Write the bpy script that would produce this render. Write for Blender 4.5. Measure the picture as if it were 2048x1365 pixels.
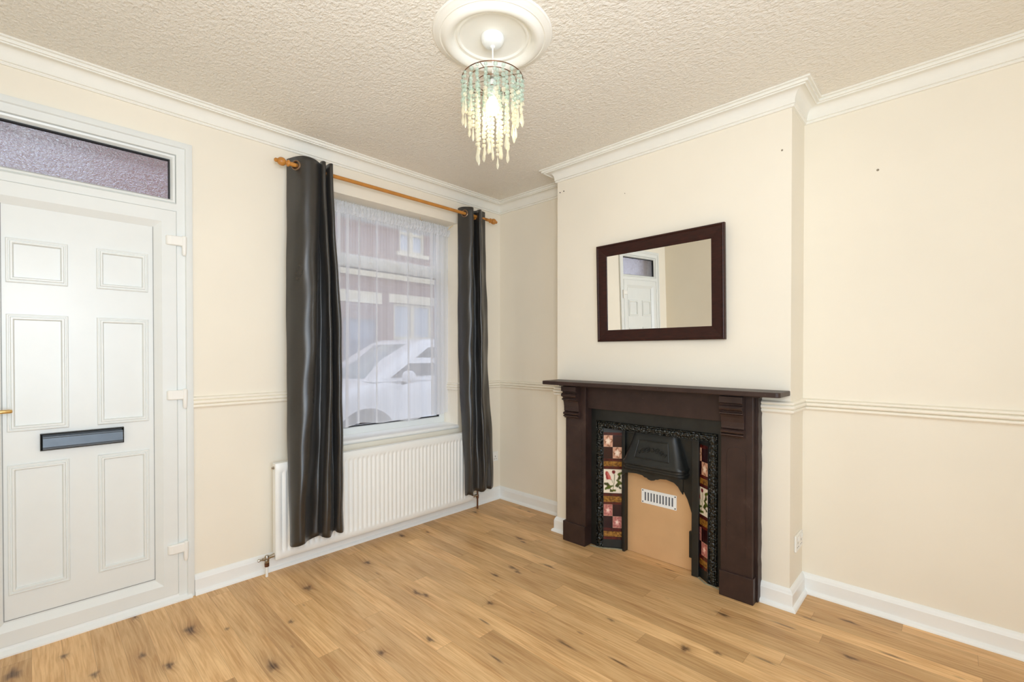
import bpy, bmesh, math, random
import numpy as np
from mathutils import Vector, Matrix
from math import sin, cos, pi, radians

for o in list(bpy.data.objects):
    bpy.data.objects.remove(o)
SC = bpy.context.scene
COL = SC.collection

# ------------------------------------------------------------------ camera
F_PX, YAW, PITCH, CY = 923.086, radians(43.827), radians(-0.4946), 714.253
CAM = Vector((-3.0, -3.0351, 1.3375))
fw = Vector((cos(YAW) * cos(PITCH), sin(YAW) * cos(PITCH), sin(PITCH)))
rt = Vector((sin(YAW), -cos(YAW), 0))
up = rt.cross(fw)
cd = bpy.data.cameras.new('camera')
cam = bpy.data.objects.new('camera', cd)
COL.objects.link(cam)
cd.sensor_width = 36.0
cd.lens = F_PX * 36.0 / 2048.0
cd.shift_y = (CY - 682.5) / 2048.0
cd.clip_start = 0.02
m = Matrix((rt, up, -fw)).transposed().to_4x4()
m.translation = CAM
cam.matrix_world = m
SC.camera = cam

# ------------------------------------------------------------------ sky, lights, exposure
SC.view_settings.view_transform = 'Standard'
SC.view_settings.look = 'None'
SC.view_settings.gamma = 1.0
SC.view_settings.exposure = -0.07
SC.view_settings.use_curve_mapping = False
w = bpy.data.worlds.new('overcast_sky')
SC.world = w
w.use_nodes = True
bg = w.node_tree.nodes['Background']
bg.inputs['Color'].default_value = (0.82, 0.855, 1.0, 1)
bg.inputs['Strength'].default_value = 1.9
SC.cycles.max_bounces = 10
SC.cycles.diffuse_bounces = 6
SC.cycles.glossy_bounces = 4
SC.cycles.transmission_bounces = 6
SC.cycles.transparent_max_bounces = 16
SC.cycles.sample_clamp_indirect = 6.0
SC.cycles.caustics_reflective = False
SC.cycles.caustics_refractive = False


def area_light(name, loc, rot, sx, sy, power, col):
    l = bpy.data.lights.new(name, 'AREA')
    l.shape = 'RECTANGLE'
    l.size, l.size_y, l.energy, l.color = sx, sy, power, col
    o = bpy.data.objects.new(name, l)
    COL.objects.link(o)
    o.location, o.rotation_euler = loc, rot
    return o


# area light added at the made-up rear opening to brighten the room
area_light('rear_fill', (-2.62, -4.62, 1.35), (radians(90), 0, 0), 1.4, 2.0, 29.0, (0.44, 0.72, 1.0))
# added area light behind the camera, tilted up so the ceiling bounces it
area_light('bounce_fill', (-3.04, -3.25, 1.80), (radians(120), 0, radians(-30)), 0.5, 0.5, 30.5, (0.88, 0.93, 1.0))
# soft area light added beside the camera to lift the dim alcove
area_light('camera_fill', (-3.12, -3.16, 1.10), (radians(84), 0, radians(-32)), 0.45, 0.45, 12.8, (0.83, 0.95, 1.0))


# ------------------------------------------------------------------ materials
def lin(c):
    c = c / 255.0
    return c / 12.92 if c <= 0.04045 else ((c + 0.055) / 1.055) ** 2.4


def S(r, g, b):
    return (lin(r), lin(g), lin(b), 1.0)


class NT:
    def __init__(s, name):
        s.m = bpy.data.materials.new(name)
        s.m.use_nodes = True
        s.t = s.m.node_tree
        s.b = s.t.nodes['Principled BSDF']
        s.out = s.t.nodes['Material Output']

    def n(s, typ, **kw):
        nd = s.t.nodes.new(typ)
        for k, v in kw.items():
            setattr(nd, k, v)
        return nd

    def put(s, sock, v):
        if isinstance(v, bpy.types.NodeSocket):
            s.t.links.new(v, sock)
        elif v is not None:
            sock.default_value = v

    def math(s, op, a, b=None, c=None, clamp=False):
        nd = s.n('ShaderNodeMath', operation=op, use_clamp=clamp)
        s.put(nd.inputs[0], a)
        s.put(nd.inputs[1], b)
        s.put(nd.inputs[2], c)
        return nd.outputs[0]

    def obj(s):
        return s.n('ShaderNodeTexCoord').outputs['Object']

    def scale(s, vec, x, y, z):
        nd = s.n('ShaderNodeVectorMath', operation='MULTIPLY')
        s.put(nd.inputs[0], vec)
        nd.inputs[1].default_value = (x, y, z)
        return nd.outputs[0]

    def noise(s, vec, scale, detail=4.0, rough=0.5, dist=0.0):
        nd = s.n('ShaderNodeTexNoise')
        s.put(nd.inputs['Vector'], vec)
        nd.inputs['Scale'].default_value = scale
        nd.inputs['Detail'].default_value = detail
        nd.inputs['Roughness'].default_value = rough
        s.put(nd.inputs['Distortion'], dist)
        return nd.outputs['Fac']

    def voro(s, vec, scale, feature='F1', out='Distance'):
        nd = s.n('ShaderNodeTexVoronoi', feature=feature)
        s.put(nd.inputs['Vector'], vec)
        nd.inputs['Scale'].default_value = scale
        return nd.outputs[out]

    def ramp(s, fac, stops):
        nd = s.n('ShaderNodeValToRGB')
        s.put(nd.inputs[0], fac)
        e = nd.color_ramp.elements
        while len(e) < len(stops):
            e.new(0.5)
        for el, (p, c) in zip(e, stops):
            el.position = p
            el.color = c if isinstance(c, tuple) else (c, c, c, 1)
        return nd.outputs[0]

    def mix(s, fac, a, b, blend='MIX'):
        nd = s.n('ShaderNodeMix', data_type='RGBA', blend_type=blend)
        s.put(nd.inputs[0], fac)
        s.put(nd.inputs[6], a)
        s.put(nd.inputs[7], b)
        return nd.outputs[2]

    def bump(s, h, strength, dist=0.01):
        nd = s.n('ShaderNodeBump')
        nd.inputs['Strength'].default_value = strength
        nd.inputs['Distance'].default_value = dist
        s.put(nd.inputs['Height'], h)
        s.t.links.new(nd.outputs[0], s.b.inputs['Normal'])

    def set(s, **kw):
        for k, v in kw.items():
            s.put(s.b.inputs[k.replace('_', ' ')], v)
        return s


def plain(name, col, rough=0.5, metal=0.0, spec=0.5, var=0.06, scale=9.0, bump=0.0, bscale=200.0):
    t = NT(name)
    o = t.obj()
    nz = t.noise(o, scale, 3.0)
    dark = tuple(c * (1 - var) for c in col[:3]) + (1,)
    light = tuple(min(1, c * (1 + var)) for c in col[:3]) + (1,)
    t.set(Base_Color=t.ramp(nz, [(0.3, dark), (0.7, light)]), Roughness=rough, Metallic=metal)
    t.b.inputs['Specular IOR Level'].default_value = spec
    if bump:
        t.bump(t.noise(o, bscale, 2.0), bump, 0.002)
    return t.m


M = {}


def build_materials():
    M['wall'] = plain('cream_wall_paint', S(243, 235, 219), 0.75, spec=0.25, var=0.022, scale=1.6, bump=0.08, bscale=60)
    M['white'] = plain('white_gloss_paint', S(244, 245, 243), 0.35, var=0.01)
    M['plaster'] = plain('white_plaster_moulding', S(243, 240, 231), 0.6, spec=0.3, var=0.012)
    M['dado'] = plain('cream_white_rail_paint', S(246, 239, 224), 0.45, var=0.012)
    M['upvc'] = plain('white_upvc', S(232, 234, 231), 0.32, var=0.012)
    M['rad'] = plain('white_radiator_enamel', S(247, 248, 245), 0.38, var=0.01)
    M['plastic'] = plain('white_plastic', S(244, 242, 236), 0.35, var=0.01)
    M['brass'] = plain('polished_brass', S(222, 188, 126), 0.28, metal=1.0, var=0.05)
    M['chrome'] = plain('tarnished_chrome', S(180, 172, 160), 0.25, metal=1.0, var=0.15, scale=30)
    M['copper'] = plain('brown_copper_pipe', S(112, 76, 54), 0.4, metal=0.7, var=0.15)
    M['pole'] = plain('honey_pine_pole', S(196, 132, 58), 0.38, var=0.12, scale=14)
    M['letter'] = plain('anodised_dark_plate', S(92, 98, 104), 0.42, metal=0.55, var=0.12, scale=12)
    M['black'] = plain('black_plastic', S(22, 24, 25), 0.4, var=0.1)
    M['board'] = plain('buff_hardboard', S(214, 172, 126), 0.7, spec=0.2, var=0.05, scale=5)
    M['slot'] = plain('grille_shadow_gap', S(96, 98, 104), 0.7, var=0.1)
    M['gap'] = plain('grey_gasket_line', S(150, 150, 146), 0.7, var=0.1)
    M['rubber'] = plain('black_gasket', S(30, 31, 33), 0.6, var=0.1)
    M['filler'] = plain('grey_mortar_edge', S(140, 134, 112), 0.9, var=0.2, scale=40)
    M['grommet'] = plain('bronze_grommet', S(150, 128, 108), 0.3, metal=0.9, var=0.05)
    M['tarmac'] = plain('wet_tarmac', S(108, 108, 112), 0.8, var=0.12, scale=30)
    M['stone'] = plain('cream_painted_stone', S(233, 222, 190), 0.8, var=0.05)
    M['blue'] = plain('blue_grey_door_paint', S(118, 130, 152), 0.5, var=0.04)
    M['pane'] = plain('house_window_glass', S(190, 200, 208), 0.12, var=0.08, scale=2)
    M['slate'] = plain('grey_roof_slate', S(110, 112, 120), 0.7, var=0.15, scale=8)
    M['carwhite'] = plain('white_car_paint', S(240, 242, 244), 0.18, var=0.005)
    M['carglass'] = plain('dark_car_glass', S(70, 78, 84), 0.08, var=0.05)
    M['carscreen'] = plain('pale_windscreen_glass', S(150, 168, 176), 0.1, var=0.1, scale=3)
    M['tyre'] = plain('black_tyre', S(38, 38, 40), 0.8, var=0.1)
    M['hole'] = plain('dark_wall_plug', S(40, 34, 28), 0.9, var=0.2)
    M['plug'] = plain('grey_filled_hole', S(150, 138, 120), 0.9, var=0.2)

    # anaglypta ceiling paper
    t = NT('textured_ceiling_paper')
    o = t.obj()
    n1 = t.noise(t.scale(o, 1.0, 0.62, 1.0), 95.0, 2.0, 0.5, 0.3)
    n2 = t.noise(o, 40.0, 2.0)
    h = t.math('MULTIPLY_ADD', n2, 0.5, t.math('POWER', n1, 1.4))
    t.set(Base_Color=t.mix(t.noise(o, 1.3, 2.0), S(239, 233, 222), S(243, 238, 228)), Roughness=0.85)
    t.b.inputs['Specular IOR Level'].default_value = 0.2
    t.bump(h, 0.75, 0.0095)
    M['ceil'] = t.m

    # oak laminate: boards along Y, knots in the 'knot' attribute
    t = NT('oak_laminate_floor')
    o = t.obj()
    sp = t.n('ShaderNodeSeparateXYZ')
    t.put(sp.inputs[0], o)
    x, y = sp.outputs[0], sp.outputs[1]
    PW, PL = 0.0965 * 1.0, 1.28
    xs = t.math('DIVIDE', t.math('ADD', x, 5.0 + 0.691 - 5.0 % PW), PW)
    row = t.math('FLOOR', xs)
    wn = t.n('ShaderNodeTexWhiteNoise', noise_dimensions='1D')
    t.put(wn.inputs['W'], row)
    ys = t.math('ADD', t.math('DIVIDE', y, PL), t.math('MULTIPLY', wn.outputs['Value'], 7.31))
    cell = t.math('FLOOR', ys)
    cmb = t.n('ShaderNodeCombineXYZ')
    t.put(cmb.inputs[0], row)
    t.put(cmb.inputs[1], cell)
    wn2 = t.n('ShaderNodeTexWhiteNoise', noise_dimensions='2D')
    t.put(wn2.inputs['Vector'], cmb.outputs[0])
    tone = wn2.outputs['Value']
    kn = t.n('ShaderNodeAttribute', attribute_name='knot').outputs['Fac']
    halo = t.n('ShaderNodeAttribute', attribute_name='halo').outputs['Fac']
    off = t.n('ShaderNodeCombineXYZ')
    t.put(off.inputs[0], t.math('MULTIPLY_ADD', tone, 17.0, t.math('MULTIPLY', halo, 0.018)))
    t.put(off.inputs[1], t.math('MULTIPLY', tone, 31.0))
    va = t.n('ShaderNodeVectorMath', operation='ADD')
    t.put(va.inputs[0], o)
    t.put(va.inputs[1], off.outputs[0])
    v = va.outputs[0]
    g1 = t.noise(t.scale(v, 1.0, 0.085, 1.0), 17.0, 5.0, 0.6, 1.1)
    g2 = t.noise(t.scale(v, 1.0, 0.035, 1.0), 120.0, 3.0, 0.6, 0.3)
    g3 = t.noise(t.scale(v, 1.0, 0.5, 1.0), 3.0, 2.0)
    c = t.ramp(g1, [(0.28, S(176, 126, 74)), (0.44, S(210, 164, 108)), (0.58, S(230, 190, 136)), (0.74, S(198, 150, 94))])
    c = t.mix(0.55, c, t.ramp(g2, [(0.35, S(196, 150, 100)), (0.62, S(234, 197, 147))]))
    c = t.mix(1.0, c, t.ramp(tone, [(0.0, (0.82, 0.79, 0.75, 1)), (0.5, (0.99, 0.985, 0.98, 1)), (1.0, (1.12, 1.12, 1.11, 1))]), 'MULTIPLY')
    c = t.mix(1.0, c, t.ramp(g3, [(0.35, (0.86, 0.84, 0.82, 1)), (0.65, (1.08, 1.08, 1.08, 1))]), 'MULTIPLY')
    # small random knots and dark flecks
    vk = t.voro(t.scale(v, 1.0, 0.33, 1.0), 8.5)
    fl = t.ramp(vk, [(0.0, 0.9), (0.045, 0.6), (0.075, 0.0)])
    vs = t.voro(t.scale(v, 1.0, 0.10, 1.0), 9.0)
    fl2 = t.ramp(vs, [(0.0, 0.7), (0.04, 0.4), (0.07, 0.0)])
    fl = t.math('MULTIPLY', t.math('MAXIMUM', fl, fl2), t.ramp(g2, [(0.4, 0.2), (0.6, 0.85)]))
    c = t.mix(fl, c, S(112, 74, 46))
    c = t.mix(t.math('MULTIPLY', halo, t.ramp(g2, [(0.3, 0.8), (0.7, 0.25)])), c, S(140, 98, 60))
    c = t.mix(t.math('MULTIPLY', kn, t.ramp(g2, [(0.3, 1.0), (0.75, 0.55)])), c, S(70, 48, 36))
    # joints
    fx = t.math('FRACT', xs)
    sx = t.math('LESS_THAN', t.math('MINIMUM', fx, t.math('SUBTRACT', 1.0, fx)), 0.0085)
    fy = t.math('FRACT', ys)
    sy = t.math('LESS_THAN', t.math('MINIMUM', fy, t.math('SUBTRACT', 1.0, fy)), 0.0009)
    seam = t.math('MULTIPLY', t.math('MAXIMUM', sx, sy), 0.34)
    c = t.mix(seam, c, S(120, 82, 48))
    t.set(Base_Color=c, Roughness=t.ramp(g2, [(0.3, 0.46), (0.7, 0.38)]))
    t.b.inputs['Specular IOR Level'].default_value = 0.4
    t.bump(g2, 0.05, 0.002)
    M['floor'] = t.m

    # satin curtain
    t = NT('charcoal_satin_curtain')
    o = t.obj()
    wv = t.noise(t.scale(o, 0.4, 0.4, 6.0), 130.0, 2.0)
    big = t.noise(t.scale(o, 1.0, 1.0, 0.35), 9.0, 3.0)
    t.set(Base_Color=t.mix(wv, S(30, 28, 26), S(50, 47, 44)), Roughness=t.ramp(big, [(0.3, 0.27), (0.7, 0.38)]))
    t.b.inputs['Specular IOR Level'].default_value = 0.8
    t.b.inputs['Sheen Weight'].default_value = 0.05
    t.bump(t.math('MULTIPLY_ADD', big, 1.5, wv), 0.12, 0.006)
    M['curtain'] = t.m

    # dark reddish brown mirror frame and painted fire surround
    t = NT('dark_mahogany_frame')
    o = t.obj()
    g = t.noise(t.scale(o, 1.0, 6.0, 40.0), 3.0, 4.0)
    t.set(Base_Color=t.ramp(g, [(0.3, S(38, 17, 12)), (0.7, S(58, 25, 18))]), Roughness=0.4)
    t.b.inputs['Specular IOR Level'].default_value = 0.3
    M['mahogany'] = t.m
    t = NT('worn_brown_surround_paint')
    o = t.obj()
    g = t.noise(o, 7.0, 5.0, 0.65)
    c = t.ramp(g, [(0.3, S(46, 32, 28)), (0.6, S(60, 43, 38)), (0.8, S(78, 61, 54))])
    spk = t.ramp(t.voro(o, 26.0), [(0.0, 1.0), (0.03, 0.6), (0.05, 0.0)])
    c = t.mix(t.math('MULTIPLY', spk, 0.45), c, S(170, 156, 144))
    t.set(Base_Color=c, Roughness=0.42)
    t.b.inputs['Specular IOR Level'].default_value = 0.35
    t.bump(t.noise(o, 90.0, 3.0), 0.08, 0.002)
    M['surround'] = t.m

    t = NT('black_cast_iron')
    o = t.obj()
    t.set(Base_Color=t.ramp(t.noise(o, 12.0, 3.0), [(0.3, S(20, 21, 19)), (0.7, S(34, 35, 32))]), Roughness=0.42)
    t.bump(t.noise(o, 220.0, 2.0), 0.15, 0.002)
    M['iron'] = t.m
    t = NT('relief_cast_iron')
    o = t.obj()
    v = t.voro(o, 85.0, 'SMOOTH_F1')
    t.set(Base_Color=t.ramp(v, [(0.0, S(96, 100, 90)), (0.25, S(40, 42, 38)), (0.6, S(10, 11, 9))]), Roughness=0.26)  # pale peaks and black hollows paint highlights and shade into the relief
    t.bump(t.math('SUBTRACT', 1.0, v), 1.0, 0.012)
    M['relief'] = t.m

    def glaze(name, a, b, scale=25):
        t = NT(name)
        o = t.obj()
        t.set(Base_Color=t.ramp(t.noise(o, scale, 4.0), [(0.35, a), (0.65, b)]), Roughness=0.12)
        t.bump(t.noise(o, 40.0, 2.0), 0.06, 0.002)
        return t.m
    M['oxblood'] = glaze('oxblood_glazed_tile', S(58, 14, 12), S(88, 26, 20))
    M['plum'] = glaze('dark_plum_glazed_tile', S(34, 8, 12), S(48, 12, 16))
    M['goldtile'] = glaze('mottled_gold_glazed_tile', S(98, 58, 20), S(172, 122, 48), 70)
    t = NT('painted_floral_glazed_tile')
    a = t.n('ShaderNodeVertexColor', layer_name='paint')
    t.set(Base_Color=a.outputs['Color'], Roughness=0.14)
    M['floral'] = t.m

    t = NT('mirror_glass')
    t.set(Base_Color=(0.90, 0.90, 0.88, 1), Metallic=1.0, Roughness=0.0)
    M['mirror'] = t.m

    # obscure crinkled fanlight glass
    t = NT('obscured_fanlight_glass')
    o = t.obj()
    n1 = t.noise(o, 75.0, 3.0, 0.5, 1.2)
    t.set(Base_Color=(0.93, 0.95, 1.0, 1), Roughness=0.16, IOR=1.3)
    t.b.inputs['Transmission Weight'].default_value = 1.0
    t.bump(n1, 0.7, 0.012)
    tr = t.n('ShaderNodeBsdfTransparent')
    tr.inputs[0].default_value = (0.9, 0.93, 1, 1)
    mx = t.n('ShaderNodeMixShader')
    mx.inputs[0].default_value = 0.14
    t.t.links.new(t.b.outputs[0], mx.inputs[1])
    t.t.links.new(tr.outputs[0], mx.inputs[2])
    t.t.links.new(mx.outputs[0], t.out.inputs[0])
    M['fanglass'] = t.m

    # clear window glass
    t = NT('clear_window_glass')
    tr = t.n('ShaderNodeBsdfTransparent')
    tr.inputs[0].default_value = (0.95, 0.97, 0.98, 1)
    gl = t.n('ShaderNodeBsdfGlossy')
    gl.inputs['Roughness'].default_value = 0.02
    mx = t.n('ShaderNodeMixShader')
    mx.inputs[0].default_value = 0.05
    t.t.links.new(tr.outputs[0], mx.inputs[1])
    t.t.links.new(gl.outputs[0], mx.inputs[2])
    t.t.links.new(mx.outputs[0], t.out.inputs[0])
    M['glass'] = t.m

    # voile net
    t = NT('white_voile_net')
    o = t.obj()
    st = t.noise(t.scale(o, 1.0, 1.0, 0.02), 26.0, 2.0)
    dn = t.ramp(st, [(0.35, 0.60), (0.66, 0.69)])
    tr = t.n('ShaderNodeBsdfTransparent')
    tl = t.n('ShaderNodeBsdfTranslucent')
    tl.inputs[0].default_value = (0.97, 0.975, 1.0, 1)
    df = t.n('ShaderNodeBsdfDiffuse')
    df.inputs[0].default_value = (0.97, 0.975, 1.0, 1)
    m1 = t.n('ShaderNodeMixShader')
    m1.inputs[0].default_value = 0.5
    t.t.links.new(tl.outputs[0], m1.inputs[1])
    t.t.links.new(df.outputs[0], m1.inputs[2])
    mx = t.n('ShaderNodeMixShader')
    t.put(mx.inputs[0], dn)
    t.t.links.new(tr.outputs[0], mx.inputs[1])
    t.t.links.new(m1.outputs[0], mx.inputs[2])
    t.t.links.new(mx.outputs[0], t.out.inputs[0])
    M['net'] = t.m
    t2 = t.m.copy()
    t2.name = 'gathered_voile_heading'
    for nd in t2.node_tree.nodes:
        if nd.type == 'VALTORGB':
            nd.color_ramp.elements[0].color = (0.72,) * 3 + (1,)
            nd.color_ramp.elements[1].color = (0.92,) * 3 + (1,)
    M['nethead'] = t2

    def crystal(name, col, alpha):
        t = NT(name)
        t.set(Base_Color=col, Roughness=0.06, Alpha=alpha)
        t.b.inputs['Specular IOR Level'].default_value = 0.9
        o = t.obj()
        t.bump(t.noise(o, 90.0, 1.0), 0.1, 0.002)
        return t.m
    M['mint'] = crystal('mint_glass_bead', S(184, 204, 190), 0.42)
    M['clear'] = crystal('clear_glass_bead', S(226, 221, 196), 0.42)

    t = NT('lit_bulb_glass')
    t.set(Base_Color=(1, 1, 1, 1))
    t.b.inputs['Emission Color'].default_value = (1.0, 0.9, 0.72, 1)
    t.b.inputs['Emission Strength'].default_value = 2.6
    M['bulb'] = t.m

    # brick
    t = NT('red_brick_wall')
    o = t.obj()
    sp = t.n('ShaderNodeSeparateXYZ')
    t.put(sp.inputs[0], o)
    cb = t.n('ShaderNodeCombineXYZ')
    t.put(cb.inputs[0], sp.outputs[0])
    t.put(cb.inputs[1], sp.outputs[2])
    bk = t.n('ShaderNodeTexBrick')
    t.put(bk.inputs['Vector'], cb.outputs[0])
    bk.inputs['Color1'].default_value = S(140, 98, 90)
    bk.inputs['Color2'].default_value = S(126, 86, 80)
    bk.inputs['Mortar'].default_value = S(140, 120, 114)
    bk.inputs['Scale'].default_value = 1.0
    bk.inputs['Mortar Size'].default_value = 0.008
    bk.inputs['Brick Width'].default_value = 0.225
    bk.inputs['Row Height'].default_value = 0.075
    t.set(Base_Color=bk.outputs['Color'], Roughness=0.9)
    M['brick'] = t.m


build_materials()

# ------------------------------------------------------------------ mesh helpers
ORG = {}


def B():
    return bmesh.new()


def box(bm, x0, x1, y0, y1, z0, z1):
    vs = [bm.verts.new((x, y, z)) for x in (x0, x1) for y in (y0, y1) for z in (z0, z1)]
    for f in ((0, 1, 3, 2), (4, 6, 7, 5), (0, 4, 5, 1), (2, 3, 7, 6), (0, 2, 6, 4), (1, 5, 7, 3)):
        bm.faces.new([vs[i] for i in f])
    return bm


def prism(bm, poly, fn, a0, a1):
    """poly: 2D points; fn(u, v, a) -> 3D; extruded from a0 to a1."""
    r0 = [bm.verts.new(fn(u, v, a0)) for u, v in poly]
    r1 = [bm.verts.new(fn(u, v, a1)) for u, v in poly]
    n = len(poly)
    for i in range(n):
        j = (i + 1) % n
        bm.faces.new((r0[i], r0[j], r1[j], r1[i]))
    bm.faces.new(r0[::-1])
    bm.faces.new(r1)
    return bm


def loft(bm, rings, closed=True, caps=True):
    R = [[bm.verts.new(p) for p in r] for r in rings]
    n = len(R[0])
    for a, b in zip(R, R[1:]):
        for i in range(n if closed else n - 1):
            j = (i + 1) % n
            bm.faces.new((a[i], a[j], b[j], b[i]))
    if caps and closed:
        bm.faces.new(R[0][::-1])
        bm.faces.new(R[-1])
    return bm


def lathe(bm, prof, c, axis=(0, 0, 1), seg=24, squash=1.0):
    """prof: (radius, height along axis)."""
    ax = Vector(axis).normalized()
    t = Vector((1, 0, 0)) if abs(ax.x) < 0.9 else Vector((0, 1, 0))
    e1 = ax.cross(t).normalized()
    e2 = ax.cross(e1)
    c = Vector(c)
    rings = []
    for r, h in prof:
        rings.append([c + ax * h + (e1 * cos(2 * pi * k / seg) + e2 * sin(2 * pi * k / seg) * squash) * max(r, 1e-5) for k in range(seg)])
    return loft(bm, rings)


def tube(bm, pts, r, seg=10):
    pts = [Vector(p) for p in pts]
    rings = []
    for i, p in enumerate(pts):
        d = (pts[min(i + 1, len(pts) - 1)] - pts[max(i - 1, 0)]).normalized()
        t = Vector((0, 0, 1)) if abs(d.z) < 0.9 else Vector((1, 0, 0))
        e1 = d.cross(t).normalized()
        e2 = d.cross(e1)
        rr = r[i] if isinstance(r, (list, tuple)) else r
        rings.append([p + (e1 * cos(2 * pi * k / seg) + e2 * sin(2 * pi * k / seg)) * rr for k in range(seg)])
    return loft(bm, rings)


def torus(bm, c, axis, R, r, seg=32, rs=8):
    ax = Vector(axis).normalized()
    t = Vector((1, 0, 0)) if abs(ax.x) < 0.9 else Vector((0, 1, 0))
    e1 = ax.cross(t).normalized()
    e2 = ax.cross(e1)
    c = Vector(c)
    rings = []
    for i in range(seg + 1):
        a = 2 * pi * i / seg
        d = e1 * cos(a) + e2 * sin(a)
        rings.append([c + d * (R + r * cos(2 * pi * k / rs)) + ax * r * sin(2 * pi * k / rs) for k in range(rs)])
    loft(bm, rings, caps=False)
    return bm


def sweep(bm, prof, path, mapf, closed=False):
    """profile (out, w) swept along a 2D path; 'out' points to the right of the walking direction."""
    P = [Vector(p) for p in path]
    n = len(P)
    rings = []
    for i in range(n):
        dp = dn = None
        if closed or i > 0:
            dp = (P[i] - P[i - 1]).normalized()
        if closed or i < n - 1:
            dn = (P[(i + 1) % n] - P[i]).normalized()
        dp = dp or dn
        dn = dn or dp
        n1, n2 = Vector((dp.y, -dp.x)), Vector((dn.y, -dn.x))
        k = (n1 + n2) / (1 + n1.dot(n2))
        rings.append([mapf(P[i].x + k.x * o, P[i].y + k.y * o, w) for o, w in prof])
    if closed:
        rings.append(rings[0])
    R = []
    for i, r in enumerate(rings):
        R.append(R[0] if closed and i == n else [bm.verts.new(p) for p in r])
    m_ = len(prof)
    for a, b in zip(R, R[1:]):
        for i in range(m_):
            j = (i + 1) % m_
            bm.faces.new((a[i], a[j], b[j], b[i]))
    if not closed:
        bm.faces.new(R[0][::-1])
        bm.faces.new(R[-1])
    return bm


def PLAN(u, v, w_):
    return (u, v, w_)


def tag(o, label=None, cat=None, group=None, kind=None):
    for k, v in (('label', label), ('category', cat), ('group', group), ('kind', kind)):
        if v:
            o[k] = v
    return o


def empty(name, loc, label, cat, group=None, kind=None):
    o = bpy.data.objects.new(name, None)
    COL.objects.link(o)
    o.location = loc
    o.empty_display_size = 0.1
    ORG[o.name] = Vector(loc)
    return tag(o, label, cat, group, kind)


def obj(name, bm, mat, parent=None, smooth=False, bevel=0.0, seg=2, org=None, angle=35, local=False):
    """link one mesh object; vertices are given in world space (or, local=True, in the parent's space)."""
    bmesh.ops.recalc_face_normals(bm, faces=bm.faces)
    me = bpy.data.meshes.new(name)
    base = ORG.get(parent.name, Vector()) if parent is not None else Vector(org or (0, 0, 0))
    if not local:
        bmesh.ops.translate(bm, verts=bm.verts, vec=-base)
    bm.to_mesh(me)
    bm.free()
    for mm in (mat if isinstance(mat, (list, tuple)) else [mat]):
        me.materials.append(M[mm] if isinstance(mm, str) else mm)
    o = bpy.data.objects.new(name, me)
    COL.objects.link(o)
    if parent is not None:
        o.parent = parent
    else:
        o.location = base
    ORG[o.name] = base
    if smooth:
        for p in me.polygons:
            p.use_smooth = True
        try:
            me.set_sharp_from_angle(angle=radians(angle))
        except Exception:
            pass
    if bevel:
        b = o.modifiers.new('bevel', 'BEVEL')
        b.width, b.segments, b.limit_method, b.angle_limit = bevel, seg, 'ANGLE', radians(40)
    return o


def struct(name, bm, mat, label, cat, **kw):
    return tag(obj(name, bm, mat, **kw), label, cat, kind='structure')


# ------------------------------------------------------------------ room shell
ZC = 2.70            # ceiling
XL, YB = -3.47, -4.40   # left wall, rear wall
BX, BY0, BY1 = -0.2685, -0.885, -2.420   # chimney breast face and its two sides
DX0, DX1, DZ = -3.275, -2.384, 2.472     # front door opening
WX0, WX1, WZ0, WZ1 = -1.60, -0.502, 0.700, 2.428   # window opening
TH = 0.30

bm = B()
for x0, x1, z0, z1 in ((XL - 0.1, DX0, 0, ZC), (DX0, DX1, DZ, ZC), (DX1, WX0, 0, ZC), (WX0, WX1, 0, WZ0), (WX0, WX1, WZ1, ZC), (WX1, 0.1, 0, ZC)):
    box(bm, x0, x1, 0, TH, z0, z1)
wall_front = struct('wall_front', bm, 'wall', 'cream painted front wall holding the white door and the window', 'wall')
struct('wall_right', box(B(), 0, 0.1, YB - 0.1, 0, 0, ZC), 'wall', 'cream side wall forming the alcoves beside the chimney breast', 'wall')
struct('wall_left', box(B(), XL - 0.1, XL, YB - 0.1, 0, 0, ZC), 'wall', 'cream side wall next to the front door, seen in the mirror', 'wall')
bm = B()
for x0, x1, z0, z1 in ((XL, -3.4, 0, ZC), (-1.8, 0, 0, ZC), (-3.4, -1.8, 2.4, ZC), (-3.4, -1.8, 0, 0.3)):  # the gap between these pieces is made up to let sky light in
    box(bm, x0, x1, YB - 0.12, YB, z0, z1)
struct('wall_back', bm, 'wall', 'unseen rear wall with an opening added behind the viewer to admit light', 'wall')
bm = B()
FY0, FY1, FZ = -1.195, -2.110, 0.965       # opening in the breast
box(bm, BX, 0, FY0, BY0, 0, ZC)
box(bm, BX, 0, BY1, FY1, 0, ZC)
box(bm, BX, 0, FY1, FY0, FZ, ZC)
wall_chimney = struct('wall_chimney', bm, 'wall', 'cream chimney breast standing out behind the fireplace and mirror', 'wall')
for (y, z, mt, r) in ((-0.909, 2.530, 'hole', 0.0045), (-0.944, 2.532, 'hole', 0.0045), (-2.375, 2.40, 'plug', 0.005), (-1.45, 2.395, 'plug', 0.003)):
    obj('screw_hole', lathe(B(), [(r, 0), (r, 0.0012), (0, 0.0012)], (BX, y, z), (-1, 0, 0), 10), mt, wall_chimney)
wr = bpy.data.objects['wall_right']
obj('screw_hole', lathe(B(), [(0.006, 0), (0.006, 0.0012), (0, 0.0012)], (0, -2.745, 2.272), (-1, 0, 0), 10), 'plug', wr)
struct('ceiling', box(B(), XL - 0.1, 0.1, YB - 0.1, TH, ZC, ZC + 0.1), 'ceil', 'off-white ceiling papered with a rippled texture', 'ceiling')


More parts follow.
